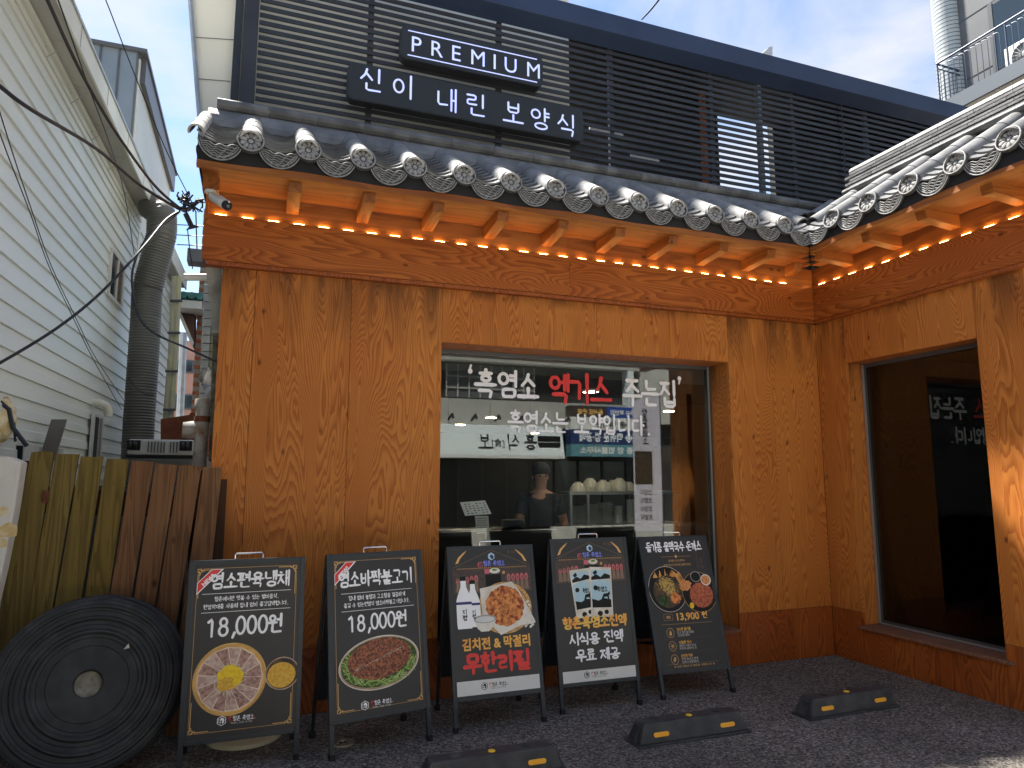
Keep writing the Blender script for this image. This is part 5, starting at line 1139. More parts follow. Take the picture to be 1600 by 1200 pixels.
# big flexible duct
def ribbed(path, r, pitch, m_, name, parent=None):
    P_ = [Vector(p) for p in path]; L = [0]
    for i in range(1, len(P_)): L.append(L[-1] + (P_[i] - P_[i - 1]).length)
    def at(t):
        for i in range(1, len(P_)):
            if t <= L[i] or i == len(P_) - 1: return P_[i - 1].lerp(P_[i], min(1, (t - L[i - 1]) / (L[i] - L[i - 1])))
    n = int(L[-1] / pitch) * 2; pts = [at(L[-1] * i / n) for i in range(n + 1)]
    for _ in range(6): pts = [pts[0]] + [(pts[i - 1] + pts[i] * 2 + pts[i + 1]) / 4 for i in range(1, len(pts) - 1)] + [pts[-1]]
    return MB().tube(pts, [r * (1 if i % 2 else .955) for i in range(n + 1)], 22).build(name, m_, parent)
DY = 8.15
o = ribbed([atY(236, 322, DY + .15), atY(253, 335, DY), atY(253, 365, DY - .05), atY(243, 405, DY), atY(230, 452, DY + .05), atY(228, 500, DY), atY(222, 590, DY), atY(217, 660, DY), atY(214, 720, DY), atY(214, 860, DY), atY(214, 1010, DY)], .152, .030, 'duct', 'flexible_duct')
tag(o, 'fat grey ribbed flexible duct climbing the corner of the siding', 'duct')
# pipes at the end of the siding
PT = thing('drain_pipes', 'pair of yellowed vertical drain pipes at the far end of the siding', 'drain pipe', atY(267, 700, 10.3))
for u0, u1, r in ((272, 258, .035), (279, 266, .04)): MB().tube([atY(u0, 432, 10.3), atY(u0 - 5, 550, 10.3), atY(u1, 660, 10.3), atY(u1 - 3, 790, 10.3)], r, 8).build('pipe', mat('yellowed_pipe', (.42, .40, .24), .6, c2=(.34, .33, .27), scale=6), PT)
for v in (470, 520, 580, 640): MB().tube([atY(263 - (v - 500) * .06, v, 10.22), atY(283 - (v - 500) * .06, v, 10.22)], .018, 6).build('pipe_clip', 'frame', PT)
# metal building behind
MBD = thing('metal_building', 'blue-grey metal clad building with standing seams rising behind the siding eave', 'building', (-3.4, 11, 0))
a = atY(145, 70, 9.5); c = atY(217, 83, 9.5); zt = c.z; x1 = c.x
MB().box((x1 - 2.2, 9.5, 3), (x1, 9.55, zt)).build('metal_front', mat('bluegrey_metal_cladding', (.15, .18, .21), .45, .4, c2=(.20, .23, .26), scale=1), MBD)
for k in range(8): MB().box((x1 - .02 - .21 * k, 9.48, 3), (x1 - .0 - .21 * k, 9.499, zt)).build('standing_seam', 'frame', MBD)
MB().box((x1 - .001, 9.551, 3), (x1 + .02, 13.2, zt - .05)).build('white_side_wall', 'siding_trim', MBD); MB().box((x1 - 2.2, 9.45, zt), (x1 + .10, 13.4, zt + .05)).build('roof_edge', 'frame', MBD); MB().box((x1 + .021, 9.6, zt - .35), (x1 + .08, 13.3, zt - .002)).build('side_rail', 'frame', MBD)
# ------------------------------------------------------------------ things behind the fence
t = thing('suitcase', 'grey hard-shell suitcase lying flat behind the fence with two black castors showing', 'suitcase', (-.67, 6.0, 1.55))
A, Bq = atY(200, 690, 6.0), atY(300, 726, 6.0)
MB().box((A.x, 5.98, Bq.z + .07), (Bq.x + .01, 6.5, A.z + .02)).build('upper_shell', 'suit', t, bevel=.02); MB().box((A.x + .005, 5.985, Bq.z - .16), (Bq.x + .005, 6.5, Bq.z + .052)).build('lower_shell', 'frame', t, bevel=.02); MB().box((A.x - .002, 5.975, Bq.z + .053), (Bq.x + .012, 6.49, Bq.z + .069)).build('zip_band', 'black', t)
for k in (0, 1, 2, 3, 4, 5, 7, 8, 9): MB().box((A.x + .14 + k * .022, 5.972, Bq.z + .09), (A.x + .149 + k * .022, 5.979, A.z + .004)).build('shell_rib', 'frame', t)
for xx in (A.x + .045, Bq.x - .05):
    MB().box((xx - .045, 5.965, A.z - .065), (xx + .045, 5.979, A.z + .01)).build('wheel_housing', 'black', t)
    for d_ in (-.016, .016): MB().lathe([(.0001, -.01), (.026, -.01), (.026, .01), (.0001, .01)], 16, (xx + d_, 5.945, A.z - .028), axis='X').build('castor', 'rubber', t)
tag(MB().box((-1.35, 5.96, 0), (-.30, 6.7, Bq.z - .161)).build('crate_pile', 'frame', None), 'dark boxes stacked behind the fence under the suitcase', 'crate')
t = thing('rusty_pipe', 'upright pipe with peeling pale paint and rust streaks beside the plywood wall', 'pipe', (-.35, 5.3, 0))
p0, p1 = atY(318, 628, 5.3), atY(312, 720, 5.3)
MB().tube([(p1.x - .005, 5.3, 0), (p1.x, 5.3, p1.z), (p0.x, 5.3, p0.z)], .046, 14).build('pipe', 'rustpipe', t); MB().lathe([(.0001, .02), (.05, .02), (.055, .01), (.055, -.035), (.0001, -.035)], 16, (p0.x, 5.3, p0.z)).build('cap', 'rustpipe', t)
p2 = atY(316, 655, 5.3); MB().lathe([(.05, -.02), (.053, -.02), (.053, .02), (.05, .02)], 16, (p2.x, 5.3, p2.z)).build('pipe_band', 'rust', t)
p3 = atY(300, 672, 5.3); MB().lathe([(.0001, -.06), (.055, -.06), (.065, 0), (.055, .08), (.0001, .08)], 16, (p3.x, 5.32, p3.z), axis='X').build('valve_body', 'rustpipe', t)
tag(MB().prism([atY(251, 655, 7.2), atY(296, 648, 7.2), atY(297, 645, 7.2), atY(305, 645, 7.2), atY(307, 692, 7.2), atY(251, 688, 7.2)], (0, .02, 0)).build('rusty_sheet', 'rust', None), 'dark rusted metal sheet standing in the alley above the suitcase', 'metal sheet')
q = MB(); a = atY(251, 720, 7.2); q.box((a.x, 7.22, 0), (a.x + .35, 7.3, a.z)); tag(q.build('low_wall', 'concrete', None), 'low grey wall in the alley under the rusted sheet', 'wall')
# side of the restaurant beyond the plywood: stained pier, mesh-lined column, pvc spout, foil, tank
tag(MB().prism([atY(321, 416, 5.2), atY(347, 418, 5.2), atY(345, 520, 5.2), atY(331, 520, 5.2)], (0, .25, 0)).build('wall_bracket', 'concrete', None), 'peeling grey concrete bracket under the left end of the big beam', 'bracket')
tag(MB().prism([atY(333, 515, 5.3), atY(346, 515, 5.3), atY(335, 720, 5.3), atY(326, 720, 5.3)], (0, .25, 0)).build('stained_pier', mat('mossy_concrete', (.06, .055, .04), .95, c2=(.20, .19, .14), scale=14, bump=.6), None), 'dark mouldy concrete pier edge behind the plywood wall corner', 'pier')
p0, p1 = atY(288, 433, 5.4), atY(325, 433, 5.4)
tag(MB().tube([p0, p1], .027, 14).build('pvc_spout', 'plastic_w', None), 'short white horizontal pipe sticking out under the beam end', 'pipe')
t = thing('mesh_column', 'tall galvanised duct wrapped in wire mesh behind the restaurant corner', 'duct', atY(322, 620, 6.2))
MB().prism([atY(319, 440, 6.2), atY(333, 440, 6.2), atY(322, 640, 6.2), atY(310, 640, 6.2)], (0, .2, 0)).build('duct_face', 'galv', t); MB().prism([atY(334, 440, 6.25), atY(345, 440, 6.25), atY(340, 640, 6.25), atY(323, 640, 6.25)], (0, .2, 0)).build('cream_face', mat('cream_wall', (.48, .48, .32), .7), t)
m = MB()
for v in range(445, 640, 13): m.tube([atY(319 - (v - 440) * .045, v, 6.185), atY(345 - (v - 440) * .045, v + 1, 6.185)], .0025, 4)
m.build('mesh_wire', 'black', t)
p = atY(318, 600, 5.6); random.seed(4)
m = MB(); P_ = [atY(u, v, 5.55 + .02 * (i % 2)) for i, (u, v) in enumerate(((309, 587), (318, 576), (326, 573), (334, 580), (340, 590), (338, 602), (336, 640), (331, 650), (322, 618), (315, 600)))]
m.prism(P_, (0, .12, 0)); tag(m.build('foil_wrap', mat('crinkled_foil', (.45, .45, .44), .35, .8, c2=(.2, .2, .2), scale=20, bump=1, bscale=18), None), 'crinkled silver foil wrapped round a duct end near the wall corner', 'foil')
# brick building with teal tiles
BB = thing('brick_building', 'distant red brick building with teal tiled eave seen at the end of the alley', 'building', (-.6, 12, 0))
def zc(u, v, y): return atY(u, v, y)
a, c = zc(303, 660, 12), zc(316, 320, 12)
bx0, bx1 = zc(304, 560, 12).x, zc(330, 560, 12).x
MB().box((bx0, 12, 0), (bx1 + .5, 12.6, zc(312, 325, 12).z)).build('brick_wall', 'mortar', BB)
m0 = MB(); m0.box((0, 0, 0), (.19, .02, .055)); me = mesh_of(m0, 'brick', 'brick')
z = 1.9; r = 0
while z < 5.9:
    x = bx0 + (.1 if r % 2 else 0)
    while x < bx0 + .42: setp(me, 'brick', BB, (x, 11.985, z)); x += .205
    z += .07; r += 1
A, C_ = zc(272, 474, 11.6), zc(318, 463, 11.6)
MB().box((A.x, 11.4, A.z - .10), (C_.x, 11.9, A.z + .02)).build('eave_board', 'plastic_w', BB); MB().box((A.x, 11.9, A.z - .04), (bx0 - .01, 12.5, A.z)).build('soffit', 'p_bronze' if False else 'frame', BB)
for k in range(6): MB().lathe([(.0001, -.02), (.055, -.02), (.055, .5), (.0001, .5)], 12, (A.x + .03 + k * .115, 11.36 + .5, A.z + .09), axis='Y').build('roof_tile', 'green_tile', BB)
MB().box((A.x, 11.45, A.z + .03), (C_.x, 12, A.z + .16)).build('roof_bed', 'green_tile', BB)
MB().prism([zc(279, 484, 11.8), zc(303, 484, 11.8), zc(303, 545, 11.8)], (0, .5, 0)).build('gable_soffit', mat('brown_boards', (.10, .05, .04), .8), BB)
MB().prism([zc(276, 484, 11.75), zc(281, 484, 11.75), zc(303, 535, 11.75), zc(300, 542, 11.75)], (0, .05, 0)).build('verge_board', 'plastic_w', BB)
MB().box((zc(293, 388, 11).x, 11, zc(293, 407, 11).z), (zc(318, 388, 11).x, 11.3, zc(300, 388, 11).z)).build('roof_box', 'frame', BB)
PK = thing('pink_building', 'distant pink tiled building with dark windows glimpsed at the end of the alley', 'building', (-2.4, 25, 0))
a, c = zc(255, 530, 25), zc(306, 700, 25)
MB().box((a.x - .6, 25, 0), (c.x + .6, 26, a.z)).build('wall', 'pink', PK)
for u0, u1, v0, v1 in ((263, 302, 561, 583), (263, 302, 615, 640)):
    p, q = zc(u0, v0, 24.95), zc(u1, v1, 24.95); f = MB().box((p.x, 24.94, q.z), (q.x, 25.0, p.z)).build('window', 'frame', PK); MB().box((p.x + .05, 24.93, q.z + .05), (p.x + .42, 24.939, p.z - .05)).build('pane', 'pane', f); MB().box((p.x + .5, 24.93, q.z + .05), (q.x - .05, 24.939, p.z - .05)).build('pane', 'pane', f)
tag(MB().tube([zc(287, 520, 15), zc(280, 680, 15)], .07, 8).build('distant_pole', 'galv', None), 'thin pale pole standing in front of the pink building', 'pole')
WH = thing('white_house', 'small pale gabled house top far off in the alley gap', 'building', zc(272, 540, 40)); p, q = zc(262, 500, 40), zc(285, 540, 40)
MB().box((p.x, 40, 0), (q.x, 41, q.z + .7)).build('wall', 'plastic_w', WH)
# antenna
t = thing('roof_antenna', 'thin wire television antenna against the sky beside the beam end', 'antenna', zc(302, 400, 11.1))
for v in (352, 368, 383): MB().tube([zc(276, v - 1, 11.1), zc(318, v + 1, 11.1)], .008, 4).build('antenna_rod', 'frame', t)
MB().tube([zc(306, 330, 11.1), zc(308, 395, 11.1)], .01, 5).build('antenna_mast', 'frame', t)
# ------------------------------------------------------------------ junk at the left edge
t = thing('painted_pillar', 'stout white-painted block with peeling bare patches at the left edge of the photo', 'pillar', (-1.3, 4.72, 0))
a, c = atY(30, 722, 4.66), atY(-40, 712, 4.66)
P_ = [atY(-60, 712, 4.66), atY(12, 713, 4.66), atY(34, 722, 4.66), atY(22, 800, 4.66), atY(4, 890, 4.66), atY(-8, 940, 4.66), atY(-70, 940, 4.66)]
lo = P_[5].copy(); lo.z = 0; lo.x -= .05; l2 = P_[6].copy(); l2.z = 0
MB().prism(P_[:6] + [lo, l2], (0, .12, 0)).build('painted_block', 'plaster', t, bevel=.012)
for u, v, s in ((3, 800, .03), (12, 830, .045), (2, 850, .03)):
    c = atY(u, v, 4.655); MB().face([(c.x + s * math.cos(k * PI / 4) * (1 + .3 * (k % 2)), 4.6585, c.z + s * .7 * math.sin(k * PI / 4) * (1 + .3 * (k % 3))) for k in range(8)]).build('bare_patch', 'foam', t)
t = thing('air_conditioner', 'white outdoor air conditioner behind the fence with a grey tilted cover', 'air conditioner', (-1.45, 5.5, .9))
p, q = atY(-30, 690, 5.5), atY(36, 760, 5.5); MB().box((p.x, 5.5, 1.1), (q.x, 5.8, p.z)).build('casing', 'plastic_w', t, bevel=.01); p2, q2 = atY(16, 696, 5.49), atY(34, 718, 5.49); MB().box((p2.x, 5.485, q2.z - .2), (q2.x, 5.499, p2.z)).build('grille', 'black', t)
tag(MB().prism([atY(80, 655, 5.9), atY(104, 655, 5.9), atY(84, 720, 5.9), atY(60, 720, 5.9)], (0, .03, 0)).build('tilted_panel', mat('taupe_panel', (.17, .155, .135), .6), None, bevel=.004), 'taupe metal panel leaning at a slant behind the mossy planks', 'panel')
tag(MB().prism([atY(32, 695, 5.95), atY(100, 702, 5.95), atY(100, 740, 5.95), atY(32, 740, 5.95)], (0, .05, 0)).build('cable_box', 'siding_trim', None), 'pale low box on the siding behind the first fence planks', 'box')
random.seed(9)
m = MB(); m.sphere(atY(-12, 655, 5.2), .14, 26, 18, .9, .6, 1.1)
m.xform(lambda p: (p.x + random.uniform(-.012, .012), p.y + random.uniform(-.012, .012), p.z + random.uniform(-.012, .012)))
tag(m.build('foam_lump', 'foam', None), 'lump of yellowed torn foam above the white pillar at the left edge', 'foam')
m = MB(); m.tube([atY(0, 628, 5.15), atY(14, 640, 5.15), atY(20, 668, 5.15), atY(42, 697, 5.15)], .014, 7); m.tube([atY(22, 660, 5.16), atY(24, 690, 5.16)], .008, 6)
tag(m.build('dark_hose', 'cable', None), 'dark bent hose hanging over the foam lump at the left edge', 'hose')
# ------------------------------------------------------------------ cctv camera
t = thing('security_camera', 'white bullet security camera under the left end of the tiled eave', 'camera', (-.33, 4.86, 3.45))
a = atY(329, 298, 4.80); bq = atY(331, 309, 4.80); c0 = atY(332, 307, 4.78); c1 = atY(356, 322, 4.58)
MB().lathe([(.0001, 0), (.035, 0), (.038, -.012), (.026, -.022), (.0001, -.022)], 20, (a.x, a.y, a.z)).build('mount', 'plastic_w', t)
MB().tube([a + Vector((0, 0, -.01)), bq, c0], .014, 10).build('arm', 'plastic_w', t)
d_ = (c1 - c0).normalized(); body = MB().tube([c0 - d_ * .01, c0, c0 + d_ * .01, c1 - d_ * .03], [.018, .026, .030, .031], 20).build('body', 'plastic_w', t)
MB().tube([c1 - d_ * .0299, c1 - d_ * .002], .0295, 20).build('lens_ring', 'black', t); MB().tube([c1 - d_ * .0019, c1 + d_ * .003], [.013, .011], 16).build('lens', 'pane', t)
MB().tube([c0 + Vector((0, 0, .028)), (c0 + c1) / 2 + Vector((0, 0, .034)), c1 + d_ * .02 + Vector((0, 0, .032))], .006, 6).build('sun_hood', 'plastic_w', t)
MB().box((a.x - .05, a.y - .02, a.z + .001), (a.x + .05, a.y + .07, 3.534)).build('mount_block', 'pine_y', t)
# ------------------------------------------------------------------ cables
def cable(pts, r, label, name='cable', n=6, group=None):
    P_ = [atY(u, v, y) for u, v, y in pts]; Q = []
    for i in range(len(P_) - 1):
        p0 = P_[max(i - 1, 0)]; p1 = P_[i]; p2 = P_[i + 1]; p3 = P_[min(i + 2, len(P_) - 1)]
        for k in range(6):
            t = k / 6; Q.append(.5 * ((2 * p1) + (p2 - p0) * t + (2 * p0 - 5 * p1 + 4 * p2 - p3) * t * t + (3 * p1 - p0 - 3 * p2 + p3) * t ** 3))
    Q.append(P_[-1]); return tag(MB().tube(Q, r, n).build(name, 'cable', None), label, 'cable')
cable([(60, -30, 3.2), (74, 0, 3.3), (125, 110, 3.8), (180, 205, 4.3), (240, 288, 4.8), (282, 326, 5.0)], .009, 'thick black cable falling from the top left corner to the cable knot')
cable([(-30, 112, 3.2), (0, 135, 3.3), (50, 172, 3.5), (150, 232, 4.2), (220, 290, 4.7), (282, 328, 5.0)], .0095, 'thick black cable crossing the siding from the left edge to the cable knot')
cable([(-20, 575, 4.0), (0, 567, 4.1), (90, 512, 4.4), (160, 455, 4.6), (225, 385, 4.8), (258, 345, 4.95), (280, 330, 5.0)], .008, 'black cable rising from the left edge at mid height to the cable knot')
cable([(281, 330, 5.0), (262, 346, 5.0), (238, 360, 5.0), (214, 400, 5.0), (206, 440, 5.0), (216, 492, 5.0), (240, 520, 5.0), (290, 543, 5.0), (338, 565, 5.03)], .0075, 'black cable drooping in a loop in front of the duct to the plywood wall')
cable([(150, -30, 4), (166, 2, 4.1), (198, 85, 4.3), (226, 155, 4.5), (262, 240, 4.8), (300, 316, 5.0)], .0035, 'thin wire descending through the open sky to the cable knot')
cable([(84, -20, 3.6), (105, 40, 3.8), (140, 140, 4.4), (175, 235, 5.2), (196, 310, 6.5), (210, 400, 8.0)], .004, 'thin dark wire running down beneath the siding eave')
cable([(-5, 160, 3.0), (20, 240, 3.2), (50, 330, 3.6), (80, 415, 4.1), (120, 500, 4.6), (150, 560, 5.0), (195, 628, 6.2)], .0025, 'hair-thin wire slanting down over the siding, the upper of two')
cable([(-5, 195, 3.0), (15, 250, 3.2), (48, 335, 3.6), (76, 415, 4.1), (116, 500, 4.6), (146, 562, 5.0), (190, 640, 6.0)], .0025, 'hair-thin wire slanting down over the siding, the lower of two')
cable([(200, 590, 7.5), (215, 608, 7.5), (228, 616, 7.4), (240, 617, 7.4)], .005, 'short pale-looking wire slack across the lower part of the duct')
cable([(1003, 30, 6.0), (1018, 14, 5.6), (1034, -6, 5.2)], .009, 'short black wire rising from the navy top beam into the sky')
t = thing('cable_knot', 'tangle of black cables and clamps on a bracket beside the beam end', 'cable bracket', atY(290, 350, 5.0)); random.seed(31)
for i in range(16):
    u, v = random.uniform(284, 312), random.uniform(305, 332); P_ = [atY(u + random.uniform(-9, 9), v + random.uniform(-9, 9), 5.0 + random.uniform(-.03, .03)) for _ in range(5)]
    MB().tube(P_, random.uniform(.003, .007), 5).build('cable_loop', 'cable', t)
MB().tube([atY(283, 328, 5.0), atY(296, 326, 5.0), atY(312, 312, 5.02)], .014, 7).build('splice', 'cable', t); MB().tube([atY(286, 318, 5.0), atY(296, 318, 5.0)], .02, 8).build('clamp', 'cable', t)
MB().tube([atY(290, 334, 5.0), atY(300, 355, 5.0)], .017, 8).build('splice', 'cable', t); MB().hexa([*[atY(u, v, 4.98) for u, v in ((290, 360), (312, 355))], *[atY(u, v, 5.02) for u, v in ((312, 355), (290, 360))], *[atY(u, v, 4.98) for u, v in ((296, 353), (304, 351))], *[atY(u, v, 5.02) for u, v in ((304, 351), (296, 353))]]).build('splice_boot', 'cable', t)
MB().tube([atY(310, 316, 5.0), Vector((-.385, 5.01, 3.44))], .006, 5).build('tie', 'cable', t)
MB().tube([atY(293, 358, 5.0), atY(297, 395, 5.0), atY(301, 420, 5.1)], .0035, 5).build('drop_wire', 'cable', t)
# ================================================================== BUILDING TOP RIGHT
TB = thing('balcony_building', 'tall dark grey apartment building with a railed balcony at the top right', 'building', (19.4, 8, 0)); RX0 = 18.4
E1 = atX(1462, 100, RX0); E2 = atX(1483, 158, RX0); yb = E1.y; ztop, zbot = E1.z, E2.z - .05
WXx = RX0 + 1.1; zfl = zbot
MB().box((RX0, yb - 14, zfl - .30), (WXx + .5, yb, zfl)).build('balcony_slab', 'greypanel', TB); MB().box((RX0 - .04, yb - 14, zfl - .32), (RX0 - .002, yb + .04, zfl + .12)).build('slab_edge', mat('slab_edge_grey', (.09, .105, .12), .5), TB)
MB().box((RX0 + .05, yb - 13.9, zfl - .34), (WXx + .4, yb - .05, zfl - .301)).build('balcony_soffit', 'soffit', TB)
MB().box((WXx, yb - 14, 0), (WXx + 6, atX(1494, 60, WXx).y, 26)).build('wall', 'greypanel', TB)
cy = atX(1480, 60, WXx).y; MB().lathe([(.42, 0), (.42, 26)], 28, (WXx + .1, cy, 0)).build('tiled_column', mat('mosaic_tile', (.50, .52, .50), .35, c2=(.38, .42, .43), scale=2), TB)
for k in range(60): MB().lathe([(.423, 0), (.424, .012), (.423, .024)], 24, (WXx + .1, cy, zfl - .2 + k * .13)).build('tile_joint', 'frame', TB)
for k in range(9): MB().box((WXx - .012, yb - 14, zfl + .1 + k * .95), (WXx - .001, atX(1494, 60, WXx).y - .02, zfl + .115 + k * .95)).build('panel_joint', 'frame', TB)
# railing
RL = thing('balcony_railing', 'black bar railing with bent-top balusters along the high balcony', 'railing', (RX0, yb - 5, zfl))
def rail(p, q, r, name='rail'): return MB().tube([p, q], r, 6).build(name, 'beam_metal', RL)
rail((RX0 + .03, yb, ztop), (RX0 + .03, yb - 12, ztop), .03); rail((RX0 + .03, yb, zfl + .06), (RX0 + .03, yb - 12, zfl + .06), .02); rail((RX0 + .03, yb, ztop), (RX0 + 1, yb, ztop), .03); rail((RX0 + .03, yb, ztop - .14), (RX0 + 1, yb, ztop - .14), .018)
k0 = None
for i in range(70):
    y = yb - .02 - i * .165
    if i % 12 == 0: q = MB().tube([(RX0 + .03, y, zfl), (RX0 + .03, y, ztop)], .026, 6)
    else: q = MB().tube([(RX0 + .03, y, zfl + .05), (RX0 + .03, y, ztop - .20), (RX0 + .03, y + .05, ztop - .14), (RX0 + .03, y + .16, ztop - .12)], .011, 5)
    q.build('baluster', 'beam_metal', RL)
for i in range(5): MB().tube([(RX0 + .15 + .17 * i, yb, zfl + .05), (RX0 + .15 + .17 * i, yb, ztop - .14)], .011, 5).build('baluster', 'beam_metal', RL)
# sliding window and a.c. on the balcony
a = atX(1545, 20, WXx); c = atX(1585, -30, WXx)
w_ = MB().box((WXx - .06, a.y - 2.6, zfl + .1), (WXx - .012, a.y, zfl + 2.9)).build('sliding_window', 'frame', TB)
MB().box((WXx - .075, a.y - 1.25, zfl + .2), (WXx - .061, a.y - .12, zfl + 2.8)).build('pane', 'pane', w_); MB().box((WXx - .075, a.y - 2.5, zfl + .2), (WXx - .061, a.y - 1.35, zfl + 2.8)).build('pane', mat('sky_lit_pane', (.16, .30, .45), .1), w_)
for yy in (a.y - .1, a.y - 1.3, a.y - 2.55): MB().box((WXx - .09, yy - .045, zfl + .1), (WXx - .0755, yy + .045, zfl + 2.9)).build('window_bar', 'frame', w_)
AC = thing('air_conditioner', 'beige outdoor air conditioner with round fan behind the balcony railing', 'air conditioner', (RX0 + .5, 9, zfl))
a = atX(1568, 75, RX0 + .35); AX = RX0 + .35
MB().box((AX, a.y - 1.15, zfl + .03), (AX + .38, a.y, zfl + .86)).build('casing', 'siding_trim', AC, bevel=.02)
MB().lathe([(.0001, .01), (.30, .01), (.32, 0)], 28, (AX - .012, a.y - .50, zfl + .45), axis='X').build('fan_opening', 'frame', AC)
m = MB()
for k in range(18): t_ = k * PI / 9; m.tube([(AX - .02, a.y - .50 + .06 * math.cos(t_), zfl + .45 + .06 * math.sin(t_)), (AX - .02, a.y - .50 + .31 * math.cos(t_ + .3), zfl + .45 + .31 * math.sin(t_ + .3))], .005, 4)
m.build('fan_guard', 'siding_trim', AC); MB().lathe([(.0001, -.01), (.06, -.01), (.07, 0)], 16, (AX - .02, a.y - .50, zfl + .45), axis='X').build('fan_hub', 'plastic_w', AC)
p = atY(1190, 84, 7.3); q = thing('roof_bracket', 'small pale bracket poking above the navy top beam', 'bracket', p)
MB().prism([atY(1188, 86, 7.3), atY(1207, 90, 7.3), atY(1207, 72, 7.3), atY(1201, 74, 7.3)], (0, .08, 0)).build('bracket_plate', 'plastic_w', q)

# ================================================================== INSIDE THE WINDOW
t = thing('kitchen_counter', 'long black kitchen counter inside behind the shop window', 'counter', (2.9, 5.65, .02))
MB().box((.6, 5.50, .02), (4.62, 5.53, 1.10)).build('counter_front', 'black', t); MB().box((.6, 5.49, 1.101), (4.63, 5.95, 1.13)).build('counter_top', mat('dark_counter_top', (.03, .03, .03), .25), t)
MB().box((1.35, 5.486, 1.128), (1.95, 5.492, 1.134)).build('edge_strip', 'chrome', t); MB().box((2.05, 5.486, 1.128), (2.45, 5.492, 1.134)).build('edge_strip', 'chrome', t)
t = thing('menu_stand', 'white menu card on a stand with a paper strip hanging below, inside the window', 'menu', atY(740, 840, 5.44))
P_ = [atY(719, 785, 5.46), atY(758, 782, 5.44), atY(768, 803, 5.40), atY(727, 806, 5.42)]
MB().prism(P_[::-1], (0, .008, 0)).build('card', 'white', t)
m = MB(); e1, e2 = P_[1] - P_[0], P_[3] - P_[0]
for i in range(6):
    for j in range(5):
        if (i * 3 + j) % 7 == 6: continue
        o = P_[0] + e1 * (.12 + .15 * i) + e2 * (.14 + .17 * j); m.face([o + Vector((0, -.002, 0)) + e1 * a_ + e2 * b_ for a_, b_ in ((0, 0), (.07, 0), (.07, .06), (0, .06))])
m.build('menu_print', 'black', t)
MB().prism([atY(742, 806, 5.45), atY(763, 806, 5.45), atY(765, 833, 5.45), atY(745, 834, 5.45)], (0, .004, 0)).build('paper_strip', 'offwhite', t); MB().prism([atY(759, 833, 5.452), atY(765, 833, 5.452), atY(768, 862, 5.452), atY(760, 862, 5.452)], (0, .004, 0)).build('paper_strip', 'offwhite', t)
m = MB()
for k in range(7): a = atY(745, 811 + k * 3.4, 5.447); c = atY(761, 811 + k * 3.4, 5.447); m.box((a.x, 5.446, a.z), (c.x - .02 * (k % 3) * .3, 5.447, a.z + .004))
m.build('paper_lettering', 'frame', t)
p = atY(757, 870, 5.47); MB().box((p.x - .01, 5.462, .02), (p.x + .01, 5.482, P_[3].z)).build('stand_rod', 'black', t)
# dish rack, bowls, plates
RKY = 6.5; t = thing('dish_rack', 'steel shelf unit holding stacked white dishes inside the window', 'shelf', atY(980, 900, RKY))
L0, R0 = atY(890, 765, RKY).x, atY(1062, 765, RKY).x; zS = atY(980, 768, RKY).z; zB = atY(980, 818, RKY).z
MB().box((L0, RKY, zS - .03), (R0, RKY + .35, zS)).build('top_shelf', 'galv', t); MB().box((L0, RKY, zB - .03), (R0, RKY + .35, zB)).build('lower_shelf', 'galv', t)
for x in (L0, atY(917, 790, RKY).x, R0 - .03): MB().box((x, RKY - .01, .02), (x + .025, RKY + .015, zS - .031)).build('upright', 'galv', t)
MB().box((atY(1008, 790, RKY).x, RKY + .3, zB), (R0, RKY + .34, zS - .031)).build('back_board', 'int_wood', t)
pl = mesh_of(MB().lathe([(.0001, 0), (.035, 0), (.09, .014), (.092, .016), (.035, .005), (.0001, .005)], 20), 'plate', 'plate')
for n_, u, k in (('leftmost stack of white plates in the steel dish rack', 905, 11), ('second stack of white plates in the steel dish rack', 926, 12), ('wide wavy stack of white plates in the middle of the rack', 945, 13)):
    x = atY(u, 800, RKY + .15).x; st = thing('plate_stack', n_, 'plates', (x, RKY + .15, zB + .001), 'stacks of white plates in the dish rack')
    for i in range(k): setp(pl, 'plate', st, (x + random.uniform(-.006, .006), RKY + .15, zB + .001 + i * .0165))
for n_, u, h_ in (('shorter column of stacked white cups beside the plates', 966, .17), ('taller column of stacked white cups at the right of the plates', 985, .24)):
    x = atY(u, 800, RKY + .15).x; st = thing('cup_stack', n_, 'cups', (x, RKY + .15, zB + .001), 'columns of stacked cups in the dish rack'); k = 0
    while k * .022 < h_: MB().lathe([(.0001, 0), (.040, 0), (.048, .018), (.044, .020), (.0001, .020)], 16, (x, RKY + .15, zB + .001 + k * .022)).build('cup', 'plate', st); k += 1
bo = mesh_of(MB().lathe([(.085, 0), (.088, .004), (.075, .05), (.045, .085), (.034, .088), (.034, .1), (.0001, .1)], 20), 'bowl', 'plate')
for i, (u, k, lb) in enumerate(((903, 1, 'small white bowl lying upside down at the left end of the rack top'), (922, 3, 'tall pile of upturned white bowls second from the left on the rack top'), (942, 2, 'pile of upturned white bowls in the middle of the rack top'), (958, 2, 'pile of upturned white bowls set slightly back right of the middle'), (968, 3, 'pile of upturned white bowls marked with a small emblem'), (982, 1, 'single upturned white bowl at the right end of the row'))):
    yy = RKY + (.11 if i % 2 == 0 else .24); x = atY(u, 760, yy).x; st = thing('bowl_pile', lb, 'bowls', (x, yy, zS + .001), 'upturned white bowls on top of the dish rack')
    for j in range(k): setp(bo, 'bowl', st, (x, yy, zS + .001 + j * .02))
t = thing('plate_stack', 'stack of dark plates on the counter below the person', 'plates', (2.12, 5.68, 1.131)); pd = mesh_of(MB().lathe([(.0001, 0), (.06, 0), (.105, .010), (.06, .004), (.0001, .004)], 20), 'plate', 'frame')
for i in range(9): setp(pd, 'plate', t, (2.12, 5.68, 1.131 + i * .008))
